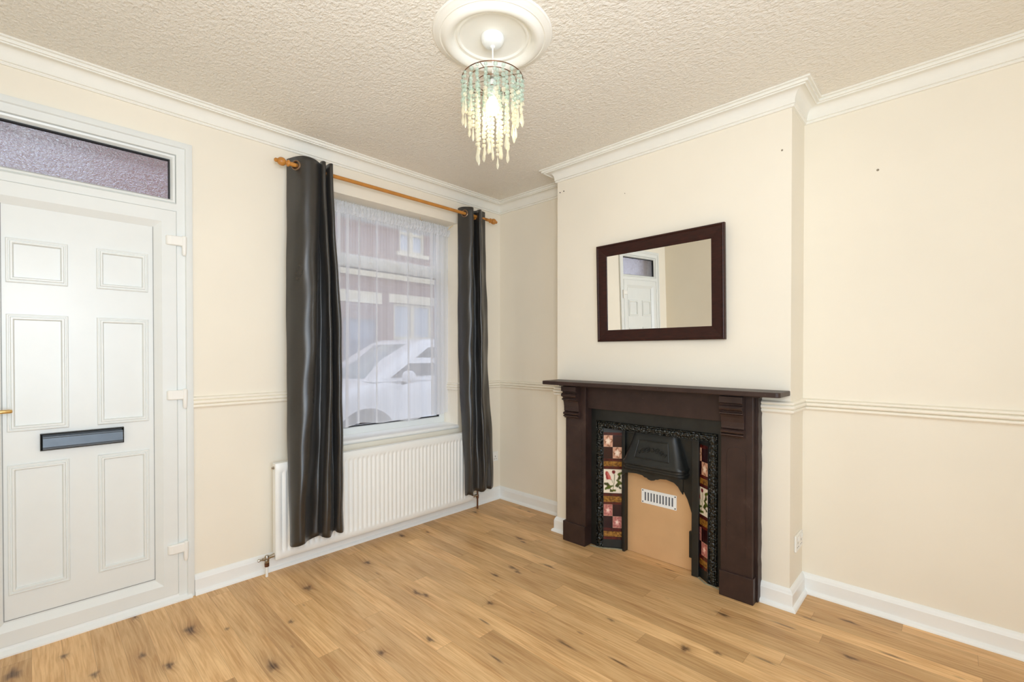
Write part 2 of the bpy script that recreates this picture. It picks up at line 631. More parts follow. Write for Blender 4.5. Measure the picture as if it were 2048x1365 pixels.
def build_floor():
    step = 0.009
    x0, x1, y0, y1 = XL, 0.0, YB, 0.0
    # knots: x, y, half width, half length, halo
    K = [(-2.478, -0.381, .022, .05, 1.0), (-2.295, -0.941, .022, .045, 1.0), (-1.919, -0.39, .02, .035, .8), (-2.113, -0.66, .013, .02, .3),
         (-0.572, -0.784, .012, .05, .5), (-0.600, -0.84, .010, .03, .3), (-0.934, -1.065, .012, .05, .5), (-0.955, -1.12, .012, .03, .4), (-0.762, -1.204, .010, .05, .3),
         (-1.076, -1.047, .011, .03, .6), (-1.52, -0.877, .013, .04, .5), (-1.502, -0.935, .012, .03, .5), (-1.311, -1.251, .014, .022, .9),
         (-1.524, -0.342, .018, .03, .9), (-0.429, -0.136, .014, .03, .8), (-1.13, -0.125, .016, .03, .9), (-0.106, -0.455, .008, .03, .3),
         (-1.928, -1.196, .016, .024, .7), (-2.908, -0.209, .012, .022, .6), (-2.825, -0.465, .014, .03, .5), (-2.669, -0.453, .013, .024, .6),
         (-1.311, -1.751, .008, .06, .3), (-0.961, -2.162, .024, .022, .7), (-0.52, -2.711, .013, .03, .7), (-0.193, -2.667, .010, .05, .5),
         (-0.892, -2.28, .010, .02, .5), (-0.561, -2.188, .014, .035, .8), (-0.376, -2.842, .006, .05, .4), (-1.721, -1.277, .012, .03, .5),
         (-2.645, -0.05, .012, .03, .7), (-3.062, -0.217, .03, .05, .5), (-0.962, -0.205, .008, .02, .4), (-0.29, -1.764, .005, .05, .2),
         (-2.60, -0.62, .016, .03, .9), (-2.35, -0.50, .009, .016, .2), (-0.30, -2.50, .006, .04, .3), (-0.45, -2.45, .005, .06, .1), (-1.60, -1.60, .008, .05, .3),
         (-1.45, -1.35, .006, .06, .2), (-1.25, -2.0, .006, .05, .3), (-0.80, -2.45, .006, .05, .3), (-1.0, -1.8, .007, .02, .4)]
    nx = int(round((x1 - x0) / step)) + 1
    ny = int(round((y1 - y0) / step)) + 1
    gx, gy = np.meshgrid(np.linspace(x0, x1, nx), np.linspace(y0, y1, ny), indexing='ij')
    rng = np.random.RandomState(4)
    knot = np.zeros_like(gx)
    halo = np.zeros_like(gx)
    for kx, ky, a, b, h in K:
        dx, dy = gx - kx, gy - ky
        ph = rng.rand() * 6.28
        ang = np.arctan2(dy / b, dx / a)
        wob = 1 + 0.22 * np.sin(3 * ang + ph) + 0.14 * np.sin(5 * ang + 2 * ph)
        q = np.sqrt((dx / a) ** 2 + (dy / b) ** 2) / wob
        knot = np.maximum(knot, np.clip(1.5 - 1.35 * q, 0, 1))
        qh = np.sqrt((dx / (a * 2.3)) ** 2 + (dy / (b * 2.4)) ** 2)
        halo = np.maximum(halo, h * np.exp(-qh * qh * 1.4))
    co = np.stack([gx.ravel(), gy.ravel(), np.zeros(gx.size)], 1)
    i = np.arange(nx * ny).reshape(nx, ny)
    quads = np.stack([i[:-1, :-1].ravel(), i[1:, :-1].ravel(), i[1:, 1:].ravel(), i[:-1, 1:].ravel()], 1)
    me = bpy.data.meshes.new('floor')
    me.vertices.add(len(co))
    me.vertices.foreach_set('co', co.ravel())
    me.loops.add(quads.size)
    me.loops.foreach_set('vertex_index', quads.ravel())
    me.polygons.add(len(quads))
    me.polygons.foreach_set('loop_start', np.arange(0, quads.size, 4))
    me.update(calc_edges=True)
    for nm, d in (('knot', knot), ('halo', halo)):
        at = me.attributes.new(nm, 'FLOAT', 'POINT')
        at.data.foreach_set('value', d.ravel().astype(np.float32))
    me.materials.append(M['floor'])
    o = bpy.data.objects.new('floor', me)
    COL.objects.link(o)
    tag(o, 'oak laminate floor with dark knots, boards running to the window wall', 'floor', kind='structure')


build_floor()

# ------------------------------------------------------------------ cornice, dado, skirting
cor = [(0, 0), (0.098, 0), (0.099, -0.007), (0.095, -0.009), (0.085, -0.008), (0.085, -0.012), (0.087, -0.014), (0.086, -0.022), (0.074, -0.021), (0.073, -0.024), (0.075, -0.028), (0.071, -0.029), (0.068, -0.024)]
for k in range(1, 9):
    tt = radians(90 * k / 8)
    cor.append((0.016 + 0.050 * (1 - sin(tt) ** 0.75), -0.021 - 0.055 * (1 - cos(tt)) ** 1.25))
cor += [(0.018, -0.079), (0.012, -0.081), (0.013, -0.088), (0.010, -0.093), (0, -0.093)]
loop = [(XL, 0), (0, 0), (0, BY0), (BX, BY0), (BX, BY1), (0, BY1), (0, YB), (XL, YB)]
bm = sweep(B(), [(o, ZC + z) for o, z in cor], loop, PLAN, closed=True)
struct('trim_1', bm, 'plaster', 'white moulded cornice running round the top of the walls', 'cornice', smooth=True, angle=28)

dado = [(0, 0), (0.008, 0), (0.010, 0.004)]
for c, r, o in ((0.013, 0.009, 0.012), (0.034, 0.010, 0.016), (0.054, 0.008, 0.012)):
    for k in range(7):
        a = radians(-90 + 180 * k / 6)
        dado.append((o + 0.008 * cos(a), c + r * sin(a)))
dado += [(0.006, 0.066), (0, 0.066)]
DZ0 = 1.018


def dado_run(n, path, label, dz=0.0):
    struct('trim_%d' % n, sweep(B(), [(o, DZ0 + dz + z) for o, z in dado], path, PLAN), 'dado', label, 'dado rail', smooth=True, angle=40)


dado_run(2, [(DX1, 0), (WX0 - 0.0, 0)], 'cream dado rail between the front door and the left curtain', 0.012)
dado_run(3, [(WX1, 0.185), (WX1, 0), (0, 0), (0, BY0), (BX, BY0), (BX, -1.02)], 'cream dado rail turning from the window reveal into the corner alcove')
dado_run(4, [(BX, -2.285), (BX, BY1), (0, BY1), (0, YB)], 'cream dado rail from the mantelpiece along the far right wall')

sk = [(0, 0), (0.034, 0), (0.033, 0.010), (0.028, 0.017), (0.020, 0.021), (0.018, 0.023), (0.018, 0.082), (0.015, 0.086), (0.014, 0.094), (0.008, 0.104), (0.003, 0.108), (0, 0.108)]
struct('baseboard_front', sweep(B(), sk, [(DX1 + 0.002, 0), (0, 0), (0, BY0), (BX, BY0), (BX, -1.02)], PLAN), 'white',
       'white skirting below the radiator and round the corner alcove', 'skirting board', smooth=True, angle=30)
struct('baseboard_right', sweep(B(), sk, [(BX, -2.285), (BX, BY1), (0, BY1), (0, YB), (-0.9, YB)], PLAN), 'white',
       'white skirting from the fireplace along the far right wall', 'skirting board', smooth=True, angle=30)
struct('baseboard_left', sweep(B(), sk, [(XL, YB), (XL, 0), (DX0, 0)], PLAN), 'white',
       'white skirting along the wall beside the front door', 'skirting board', smooth=True, angle=30)


# ------------------------------------------------------------------ front door
def XZ(u, v, w_):
    """path in the x-z plane of the front wall, profile depth toward the room."""
    return (u, w_, v)


def rect_path(x0, x1, z0, z1):
    # clockwise seen from the room: outward side on the left, 'out' (right) points inside
    return [(x0, z0), (x0, z1), (x1, z1), (x1, z0)]


def build_door():
    d = empty('door_1', (-2.83, 0, 0), 'white panelled front door with fanlight above, set in the front wall', 'door', kind='structure')
    # fixed outer frame with architrave lip
    prof = [(0, 0.07), (0, -0.020), (0.012, -0.024), (0.030, -0.024), (0.034, -0.014), (0.070, -0.012), (0.074, 0.0), (0.076, 0.07)]
    obj('door_frame', sweep(B(), prof, [(DX0, 0), (DX0, DZ), (DX1, DZ), (DX1, 0)], XZ), 'upvc', d, smooth=True, angle=25)
    # transom between fanlight and leaf
    obj('transom', prism(B(), [(2.098, -0.012), (2.135, -0.012), (2.150, 0.004), (2.150, 0.07), (2.098, 0.07)], lambda u, v, a: (a, v, u), DX0 + 0.07, DX1 - 0.07), 'upvc', d)
    # fanlight bead, gasket and glass
    gx0, gx1, gz0, gz1 = DX0 + 0.095, -2.479, 2.157, 2.374
    bead = [(0, 0.03), (0, -0.006), (0.010, -0.004), (0.020, 0.012), (0.020, 0.03)]
    fl = obj('fanlight_bead', sweep(B(), bead, [(gx0 - 0.020, gz0 - 0.012), (gx0 - 0.020, gz1 + 0.022), (gx1 + 0.020, gz1 + 0.022), (gx1 + 0.020, gz0 - 0.012)], XZ, closed=True), 'upvc', d)
    gk = sweep(B(), [(0, 0.03), (0, 0.008), (0.006, 0.008), (0.006, 0.03)], rect_path(gx0, gx1, gz0, gz1), XZ, closed=True)
    obj('gasket', gk, 'rubber', fl)
    obj('fanlight_glass', box(B(), gx0 - 0.004, gx1 + 0.004, 0.026, 0.032, gz0 - 0.004, gz1 + 0.004), 'fanglass', d)
    # leaf: sash profile and infill panel
    lx0, lx1, lz0, lz1 = -3.190, -2.456, 0.036, 2.096
    ix0, ix1, iz0, iz1 = -3.092, -2.553, 0.140, 2.011
    W = lx1 - ix1
    sash = [(0, 0.05), (0, -0.016), (0.004, -0.018), (W * 0.66, -0.018), (W * 0.72, -0.014), (W, 0.004), (W, 0.05)]
    lf = obj('leaf_frame', sweep(B(), sash, rect_path(lx0, lx1, lz0, lz1), XZ, closed=True), 'upvc', d, smooth=True, angle=12)
    ip = obj('infill_panel', box(B(), ix0 - 0.01, ix1 + 0.01, 0.006, 0.034, iz0 - 0.01, iz1 + 0.01), 'upvc', d)
    # reveal line round the infill
    obj('glazing_gasket', sweep(B(), [(0, 0.02), (0, 0.003), (0.0022, 0.003), (0.0022, 0.02)], rect_path(ix0, ix1, iz0, iz1), XZ, closed=True), 'gap', ip)
    mould = [(0, 0.008), (0, -0.001), (0.003, -0.004), (0.007, -0.004), (0.009, -0.001), (0.012, -0.001), (0.015, -0.007), (0.021, -0.007), (0.025, 0.001), (0.026, 0.008)]
    for x0, x1 in ((-3.077, -2.877), (-2.776, -2.576)):
        for z0, z1 in ((1.653, 1.851), (0.984, 1.511), (0.254, 0.834)):
            obj('panel_moulding', sweep(B(), mould, rect_path(x0, x1, z0, z1), XZ, closed=True), 'upvc', ip, smooth=True, angle=25)
    # letterbox: dark recessed frame and hinged flap
    x0, x1, z0, z1 = -2.974, -2.678, 0.886, 0.964
    bm = sweep(B(), [(0, 0.008), (0, -0.012), (0.004, -0.014), (0.007, -0.006), (0.007, 0.008)], rect_path(x0, x1, z0, z1), XZ, closed=True)
    box(bm, x0 + 0.004, x1 - 0.004, -0.001, 0.006, z0 + 0.004, z1 - 0.004)
    lb = tag(obj('letterbox', bm, 'black', d), 'black letterbox surround')
    bm = B()
    fl = [(z0 + 0.003, -0.002), (z0 + 0.004, -0.020), (z0 + 0.012, -0.021), (z0 + 0.013, -0.019), (z0 + 0.015, -0.021), (z0 + 0.056, -0.017), (z0 + 0.058, -0.014), (z0 + 0.064, -0.014), (z0 + 0.064, -0.002)]
    prism(bm, fl, lambda u, v, a: (a, v, u), x0 + 0.008, x1 - 0.004)
    tag(obj('flap', bm, 'letter', lb, bevel=0.0008), 'brushed steel grey flap')
    # lever handle: backplate just past the picture edge, brass lever reaching to the right
    hp = obj('handle_plate', box(B(), -3.158, -3.128, -0.028, -0.018, 0.975, 1.195), 'brass', d, bevel=0.004)
    tube_pts = [(-3.143, -0.026, 1.082), (-3.143, -0.062, 1.082), (-3.136, -0.070, 1.082), (-3.120, -0.072, 1.082), (-3.066, -0.070, 1.082), (-3.060, -0.068, 1.082)]
    obj('lever', tube(B(), tube_pts, [0.008, 0.008, 0.0085, 0.0085, 0.0085, 0.007], 14), 'brass', hp, smooth=True)
    # three hinges
    for z in (1.938, 1.113, 0.287):
        bm = B()
        prism(bm, [(0.0, -0.018), (0.0, -0.030), (-0.010, -0.038), (-0.066, -0.040), (-0.084, -0.034), (-0.090, -0.018)], lambda u, v, a: (-2.416 + u, v, a), z - 0.026, z + 0.024)
        h = obj('hinge', bm, 'plastic', d, bevel=0.006, seg=3)
        bm = lathe(B(), [(0.006, -0.060), (0.010, -0.050), (0.011, -0.02), (0.012, 0.0), (0.012, 0.040), (0.006, 0.046)], (-2.424, -0.030, z - 0.016), (0, 0, 1), 16)
        obj('knuckle', bm, 'plastic', h, smooth=True)
    # threshold strip
    obj('threshold', prism(B(), [(0, 0.05), (0, -0.040), (0.008, -0.040), (0.022, -0.012), (0.034, -0.012), (0.034, 0.05)], lambda u, v, a: (a, v, u), DX0 + 0.002, DX1 - 0.012), 'white', d)
    # outside face of the opening: brick reveal lining
    return d


build_door()


# ------------------------------------------------------------------ window
def build_window():
    d = empty('window_1', (-1.05, 0.2, WZ0), 'white framed front window with a top opener behind the net curtain', 'window', kind='structure')
    y0, y1 = 0.185, 0.255
    fr = [(0, 0.07), (0, 0), (0.045, 0), (0.055, 0.012), (0.055, 0.07)]

    def mp(u, v, w_):
        return (u, y0 + w_, v)
    z0 = WZ0 + 0.035
    obj('window_frame', sweep(B(), fr, rect_path(WX0, WX1, z0, WZ1), mp, closed=True), 'upvc', d)
    tz = 2.005
    obj('transom_bar', prism(B(), [(tz - 0.030, 0.0), (tz - 0.020, -0.012), (tz + 0.020, -0.012), (tz + 0.030, 0.0), (tz + 0.030, 0.06), (tz - 0.030, 0.06)], lambda u, v, a: (a, y0 + v, u), WX0 + 0.05, WX1 - 0.05), 'upvc', d)
    sash = [(0, 0.05), (0, -0.014), (0.034, -0.014), (0.044, 0.0), (0.044, 0.05)]
    sh = obj('top_sash', sweep(B(), sash, rect_path(WX0 + 0.045, WX1 - 0.045, tz + 0.020, WZ1 - 0.045), mp, closed=True), 'upvc', d)
    bm = box(B(), -1.085, -1.015, y0 - 0.030, y0 - 0.014, tz + 0.040, tz + 0.056)
    box(bm, -1.06, -0.99, y0 - 0.042, y0 - 0.030, tz + 0.030, tz + 0.046)
    obj('catch', bm, 'plastic', sh, bevel=0.003)
    gp = obj('lower_glass', box(B(), WX0 + 0.05, WX1 - 0.05, y0 + 0.030, y0 + 0.036, z0 + 0.05, tz - 0.025), 'glass', d)
    obj('lower_gasket', sweep(B(), [(0, 0.012), (0, 0.004), (0.006, 0.006), (0.006, 0.030)], rect_path(WX0 + 0.053, WX1 - 0.053, z0 + 0.053, tz - 0.031), mp, closed=True), 'rubber', gp)
    obj('upper_glass', box(B(), WX0 + 0.09, WX1 - 0.09, y0 + 0.030, y0 + 0.036, tz + 0.08, WZ1 - 0.09), 'glass', d)
    # inner sill board with rounded nose
    prof = [(0.20, WZ0 + 0.036), (0.20, WZ0 - 0.0), (-0.004, WZ0), (-0.012, WZ0 + 0.006), (-0.015, WZ0 + 0.015), (-0.012, WZ0 + 0.024), (-0.004, WZ0 + 0.030)]
    obj('window_sill', prism(B(), prof, lambda u, v, a: (a, u, v), WX0, WX1), 'white', d, smooth=True, angle=30)
    return d


build_window()


def build_net():
    d = empty('net_curtain', (-1.05, 0.13, 2.40), 'white voile net curtain hanging inside the front window recess', 'net curtain')
    # plan curve with a few doubled-back pleats
    x0, x1 = -1.585, -0.512
    pts = []
    n = 150
    pleats = [(-1.335, 0.012), (-1.190, 0.008), (-0.925, 0.011), (-0.705, 0.020), (-0.640, 0.020), (-0.585, 0.018), (-1.43, 0.018), (-1.50, 0.018)]
    for i in range(n + 1):
        x = x0 + (x1 - x0) * i / n
        y = 0.118 + 0.004 * sin(x * 31) + 0.003 * sin(x * 57 + 1)
        pts.append([x, y])
    P = []
    prev = None
    for x, y in pts:
        for px, pw in pleats:
            if prev is not None and prev < px <= x:
                P += [[px + pw, y - 0.004], [px + pw, y - 0.010], [px - pw * 0.2, y - 0.010], [px - pw * 0.2, y - 0.005]]
        P.append([x, y])
        prev = x
    zt, zb = 2.376, 0.808
    nz = 34
    rings = []
    for j in range(nz + 1):
        f = j / nz
        row = []
        for i, (x, y) in enumerate(P):
            z = zt + (zb + 0.010 * sin(x * 9.0 + 0.6) + 0.006 * sin(x * 23) + 0.012 * (x + 1.05) - zt) * f
            g = (1 - f) ** 5
            yy = y + g * 0.006 * sin(i * 1.9) + 0.003 * sin(x * 14 + f * 2) * f
            xx = x + 0.012 * f * sin(x * 6)
            row.append((xx, yy, z))
        rings.append(row)
    obj('voile', loft(B(), rings, closed=False), 'net', d, smooth=True, angle=80)
    # gathered heading with two rows of ruffles
    rings = []
    for j in range(13):
        f = j / 12
        row = []
        for i in range(261):
            x = x0 + (x1 - x0) * i / 260
            bulge = 0.010 * sin(pi * f) + 0.005 * sin(i * 0.9) * (0.4 + 0.6 * sin(pi * f)) + 0.004 * sin(i * 2.3 + j)
            z = 2.415 - 0.085 * f + 0.003 * sin(i * 1.3)
            row.append((x, 0.104 - bulge, z))
        rings.append(row)
    obj('heading', loft(B(), rings, closed=False), 'nethead', d, smooth=True, angle=80)
    obj('net_wire', tube(B(), [(WX0, 0.112, 2.380), (-1.05, 0.112, 2.378), (WX1, 0.112, 2.380)], 0.0022, 8), 'chrome', d)
    obj('wire_hook', tube(B(), [(WX1, 0.06, 2.425), (WX1 - 0.016, 0.085, 2.405), (WX1 - 0.026, 0.100, 2.385), (WX1 - 0.012, 0.110, 2.375)], 0.0022, 8), 'brass', d)
    obj('cup_hook', tube(B(), [(-0.83, 0.07, 2.428), (-0.83, 0.07, 2.412), (-0.82, 0.07, 2.405), (-0.806, 0.07, 2.410), (-0.804, 0.07, 2.416)], 0.0018, 8), 'brass', d)


build_net()


# ------------------------------------------------------------------ curtains and pole
def build_pole():
    y, z = -0.112, 2.488
    d = empty('curtain_pole', (-1.08, y, z), 'honey pine curtain pole with turned finials above the window', 'curtain pole')
    obj('pole', lathe(B(), [(0.0125, -0.80), (0.0125, 0.80)], (-1.07, y, z), (1, 0, 0), 20), 'pole', d, smooth=True)
    fin = [(0.0125, 0), (0.0125, 0.006), (0.019, 0.008), (0.020, 0.013), (0.017, 0.018), (0.012, 0.021), (0.011, 0.025), (0.016, 0.027), (0.023, 0.035), (0.025, 0.045), (0.022, 0.056), (0.015, 0.063), (0.010, 0.066), (0.012, 0.070), (0.012, 0.076), (0.007, 0.081), (0, 0.083)]
    for sx, ax in ((-1.87, (-1, 0, 0)), (-0.27, (1, 0, 0))):
        bm = lathe(B(), [(0.0125, -0.03)] + [(r, h * 1.15 + 0.03) for r, h in fin], (sx, y, z), ax, 20)
        obj('finial', bm, 'pole', d, smooth=True, angle=40)
    for x in (-1.72, -0.40):
        bm = tube(B(), [(x, -0.002, z - 0.02), (x, -0.05, z - 0.02), (x, y, z - 0.016)], 0.009, 10)
        lathe(bm, [(0.022, 0), (0.022, 0.006), (0.012, 0.010)], (x, 0, z - 0.02), (0, -1, 0), 16)
        obj('bracket', bm, 'pole', d)
    return d


build_pole()


def catmull(pts, n):
    out = []
    m_ = len(pts)
    P = [Vector(p) for p in pts]
    for k in range(n + 1):
        t = k / n * (m_ - 1)
        i = min(int(t), m_ - 2)
        f = t - i
        p0, p1, p2, p3 = P[max(i - 1, 0)], P[i], P[i + 1], P[min(i + 2, m_ - 1)]
        out.append(0.5 * ((2 * p1) + (p2 - p0) * f + (2 * p0 - 5 * p1 + 4 * p2 - p3) * f * f + (3 * p1 - p0 - 3 * p2 + p3) * f ** 3))
    return out


def build_curtain(label, tops, mids, bots, ztop, zbot, rings_at, seed):
    rnd = random.Random(seed)
    cx = sum(p[0] for p in tops) / len(tops)
    d = empty('curtain', (cx, -0.11, ztop), label, 'curtain', 'grommet-headed curtains at the front window')
    n = 120
    T, Mi, Bo = catmull(tops, n), catmull(mids, n), catmull(bots, n)
    nz = 80
    ph = [rnd.random() * 6.28 for _ in range(6)]
    rows = []
    for j in range(nz + 1):
        f = j / nz
        row = []
        for i in range(n + 1):
            if f < 0.5:
                s = f / 0.5
                s = s * s * (3 - 2 * s)
                p = T[i].lerp(Mi[i], s)
            else:
                s = (f - 0.5) / 0.5
                s = s * s * (3 - 2 * s)
                p = Mi[i].lerp(Bo[i], s)
            u = i / n
            wz = 0.0035 * sin(f * 17 + u * 9 + ph[0]) + 0.0025 * sin(f * 41 + u * 23 + ph[1])
            wx = 0.003 * sin(f * 11 + u * 5 + ph[2]) * f
            zb = zbot + 0.008 * sin(u * 21 + ph[3])
            zt = ztop + 0.004 * sin(u * 15)
            row.append((p.x + wx, p.y + wz * min(1, f * 6), zt + (zb - zt) * f))
        rows.append(row)
    bm = loft(B(), rows, closed=False)
    c = obj('cloth', bm, 'curtain', d, smooth=True, angle=80)
    sol = c.modifiers.new('thickness', 'SOLIDIFY')
    sol.thickness = 0.004
    for (x, y, z, ax) in rings_at:
        obj('grommet', torus(B(), (x, y, z), ax, 0.026, 0.006, 28, 8), 'grommet', d, smooth=True)
    return d


# left curtain: one broad face toward the door, then two tight folds
build_curtain('dark grey satin curtain hanging left of the window, nearer the door',
              [(-1.895, -.035), (-1.880, -.075), (-1.862, -.118), (-1.836, -.155), (-1.795, -.168), (-1.750, -.150), (-1.716, -.115), (-1.704, -.08), (-1.703, -.062), (-1.722, -.11), (-1.728, -.150), (-1.715, -.168), (-1.700, -.155), (-1.693, -.105), (-1.685, -.07), (-1.684, -.11), (-1.682, -.150), (-1.668, -.166), (-1.652, -.15), (-1.645, -.10)],
              [(-1.92, -.085), (-1.905, -.12), (-1.88, -.155), (-1.85, -.185), (-1.81, -.195), (-1.775, -.175), (-1.755, -.135), (-1.735, -.10), (-1.705, -.085), (-1.695, -.11), (-1.70, -.165), (-1.692, -.195), (-1.672, -.18), (-1.660, -.135), (-1.645, -.10), (-1.64, -.13), (-1.645, -.175), (-1.632, -.195), (-1.61, -.18), (-1.595, -.13)],
              [(-1.93, -.15), (-1.935, -.185), (-1.925, -.22), (-1.905, -.243), (-1.875, -.235), (-1.85, -.20), (-1.82, -.165), (-1.79, -.148), (-1.76, -.152), (-1.755, -.175), (-1.752, -.20), (-1.73, -.22), (-1.70, -.205), (-1.675, -.17), (-1.658, -.152), (-1.652, -.17), (-1.65, -.19), (-1.632, -.205), (-1.608, -.19), (-1.588, -.155)],
              2.541, 0.186, [(-1.868, -0.114, 2.488, (0.83, 0.55, 0))], 3)
build_curtain('dark grey satin curtain hanging right of the window, beside the corner',
              [(-.535, -.045), (-.530, -.08), (-.515, -.115), (-.497, -.15), (-.475, -.165), (-.452, -.148), (-.425, -.10), (-.395, -.07), (-.385, -.10), (-.400, -.145), (-.388, -.165), (-.365, -.15), (-.335, -.125), (-.295, -.118)],
              [(-.548, -.065), (-.545, -.10), (-.535, -.135), (-.520, -.165), (-.495, -.178), (-.465, -.155), (-.42, -.10), (-.375, -.08), (-.372, -.12), (-.395, -.16), (-.385, -.178), (-.355, -.165), (-.31, -.135), (-.255, -.11)],
              [(-.545, -.145), (-.552, -.175), (-.550, -.20), (-.535, -.222), (-.512, -.21), (-.49, -.175), (-.45, -.152), (-.415, -.15), (-.395, -.17), (-.375, -.195), (-.345, -.19), (-.305, -.155), (-.275, -.175), (-.228, -.155)],
              2.541, 0.178, [(-0.517, -0.112, 2.488, (0.9, 0.43, 0))], 8)


# ------------------------------------------------------------------ radiator
def build_radiator():
    x0, x1, z0, z1 = -1.990, -0.415, 0.092, 0.672
    yf, yb = -0.106, -0.058
    d = empty('radiator', ((x0 + x1) / 2, -0.08, z0), 'white ribbed panel radiator on the wall below the window', 'radiator')
    bm = B()
    pitch = 0.0333
    xs = [x0, x0 + 0.004, x0 + 0.030]
    n_f = int((x1 - x0 - 0.075) / pitch)
    s0 = x0 + (x1 - x0 - n_f * pitch) / 2
    for k in range(n_f):
        for f in (0.0, 0.16, 0.3, 0.42, 0.58, 0.70, 0.84):
            xs.append(s0 + (k + f) * pitch)
    xs += [s0 + n_f * pitch, x1 - 0.004, x1]
    zs = [z0, z0 + 0.004, z0 + 0.030, z0 + 0.040, z0 + 0.050, z0 + 0.060, 0.3, 0.5, z1 - 0.070, z1 - 0.060, z1 - 0.050, z1 - 0.040, z1 - 0.004, z1]

    def depth(x, z):
        e = min((z - (z0 + 0.036)) / 0.018, ((z1 - 0.046) - z) / 0.018)
        e = max(0.0, min(1.0, e))
        e = e * e * (3 - 2 * e)
        u = (x - s0) / pitch
        g = 0.0
        if 0 <= u <= n_f:
            fr = u % 1.0
            g = 0.5 + 0.5 * cos(2 * pi * fr)
            g = g ** 1.3
        edge = 0.004 if (x in (x0, x1) or z in (z0, z1)) else 0
        return yf + 0.0085 * g * e + edge
    rows = [[(x, depth(x, z), z) for x in xs] for z in zs]
    loft(bm, rows, closed=False)
    # back and rim
    box(bm, x0, x1, yb, yb + 0.004, z0, z1)
    obj('front_panel', bm, 'rad', d, smooth=True, angle=60)
    # side covers and top strip
    for a, b in ((x0 - 0.002, x0 + 0.004), (x1 - 0.004, x1 + 0.002)):
        obj('side_cover', box(B(), a, b, yb - 0.001, yf + 0.006, z0 + 0.002, z1 - 0.002), 'rad', d, bevel=0.0015)
    obj('top_edge', box(B(), x0, x1, yb, yf + 0.004, z1 - 0.006, z1 + 0.0005), 'rad', d, bevel=0.0015)
    obj('bottom_edge', box(B(), x0, x1, yb, yf + 0.004, z0 - 0.0005, z0 + 0.006), 'rad', d, bevel=0.0015)
    for x in (-1.75, -0.65):
        obj('wall_bracket', box(B(), x - 0.015, x + 0.015, yb, -0.0005, 0.16, 0.60), 'rad', d)
    # bleed screw at the top left, blanking plug bottom
    obj('bleed_valve', lathe(B(), [(0.009, 0), (0.009, 0.006), (0.006, 0.008), (0.006, 0.014), (0, 0.015)], (x0 - 0.001, -0.080, 0.644), (-1, 0, 0), 8), 'chrome', d)
    # left lockshield valve: union into radiator, crosswise head, tail to the floor
    v = obj('left_valve', tube(B(), [(x0 + 0.004, -0.080, 0.118), (-2.012, -0.080, 0.115), (-2.034, -0.080, 0.112)], [0.012, 0.010, 0.011], 12), 'chrome', d, smooth=True)
    bm = lathe(B(), [(0.013, -0.022), (0.014, -0.008), (0.014, 0.010), (0.010, 0.020)], (-2.034, -0.080, 0.108), (0, 0, 1), 14)
    obj('valve_body', bm, 'chrome', v, smooth=True)
    bm = lathe(B(), [(0.009, 0), (0.009, 0.018), (0.006, 0.020), (0.006, 0.034), (0.009, 0.036), (0.007, 0.044), (0, 0.044)], (-2.040, -0.080, 0.110), (-1, 0, 0), 12)
    obj('valve_spindle', bm, 'chrome', v, smooth=True)
    bm = lathe(B(), [(0.007, 0), (0.009, 0.006), (0.006, 0.014), (0, 0.016)], (-2.038, -0.092, 0.106), (-0.5, -0.7, -0.5), 10)
    obj('drain_spigot', bm, 'chrome', v, smooth=True)
    obj('union_nut', lathe(B(), [(0.013, -0.014), (0.0135, 0.008)], (-2.034, -0.080, 0.076), (0, 0, 1), 6), 'copper', v)
    obj('feed_pipe', lathe(B(), [(0.0075, 0.0), (0.0075, 0.068)], (-2.034, -0.080, 0.001), (0, 0, 1), 12), 'white', v, smooth=True)
    # right valve with brown copper tail
    v = obj('right_valve', tube(B(), [(x1 - 0.004, -0.080, 0.118), (x1 + 0.03, -0.080, 0.115), (-0.352, -0.080, 0.115)], [0.012, 0.010, 0.010], 12), 'chrome', d, smooth=True)
    obj('valve_body', lathe(B(), [(0.011, -0.020), (0.012, 0.0), (0.011, 0.012), (0.008, 0.018), (0.008, 0.075), (0.006, 0.08)], (-0.350, -0.080, 0.108), (0, 0, 1), 14), 'copper', v, smooth=True)
    obj('feed_pipe', lathe(B(), [(0.0075, 0.0), (0.0075, 0.092)], (-0.350, -0.080, 0.001), (0, 0, 1), 12), 'copper', v, smooth=True)
    return d


build_radiator()


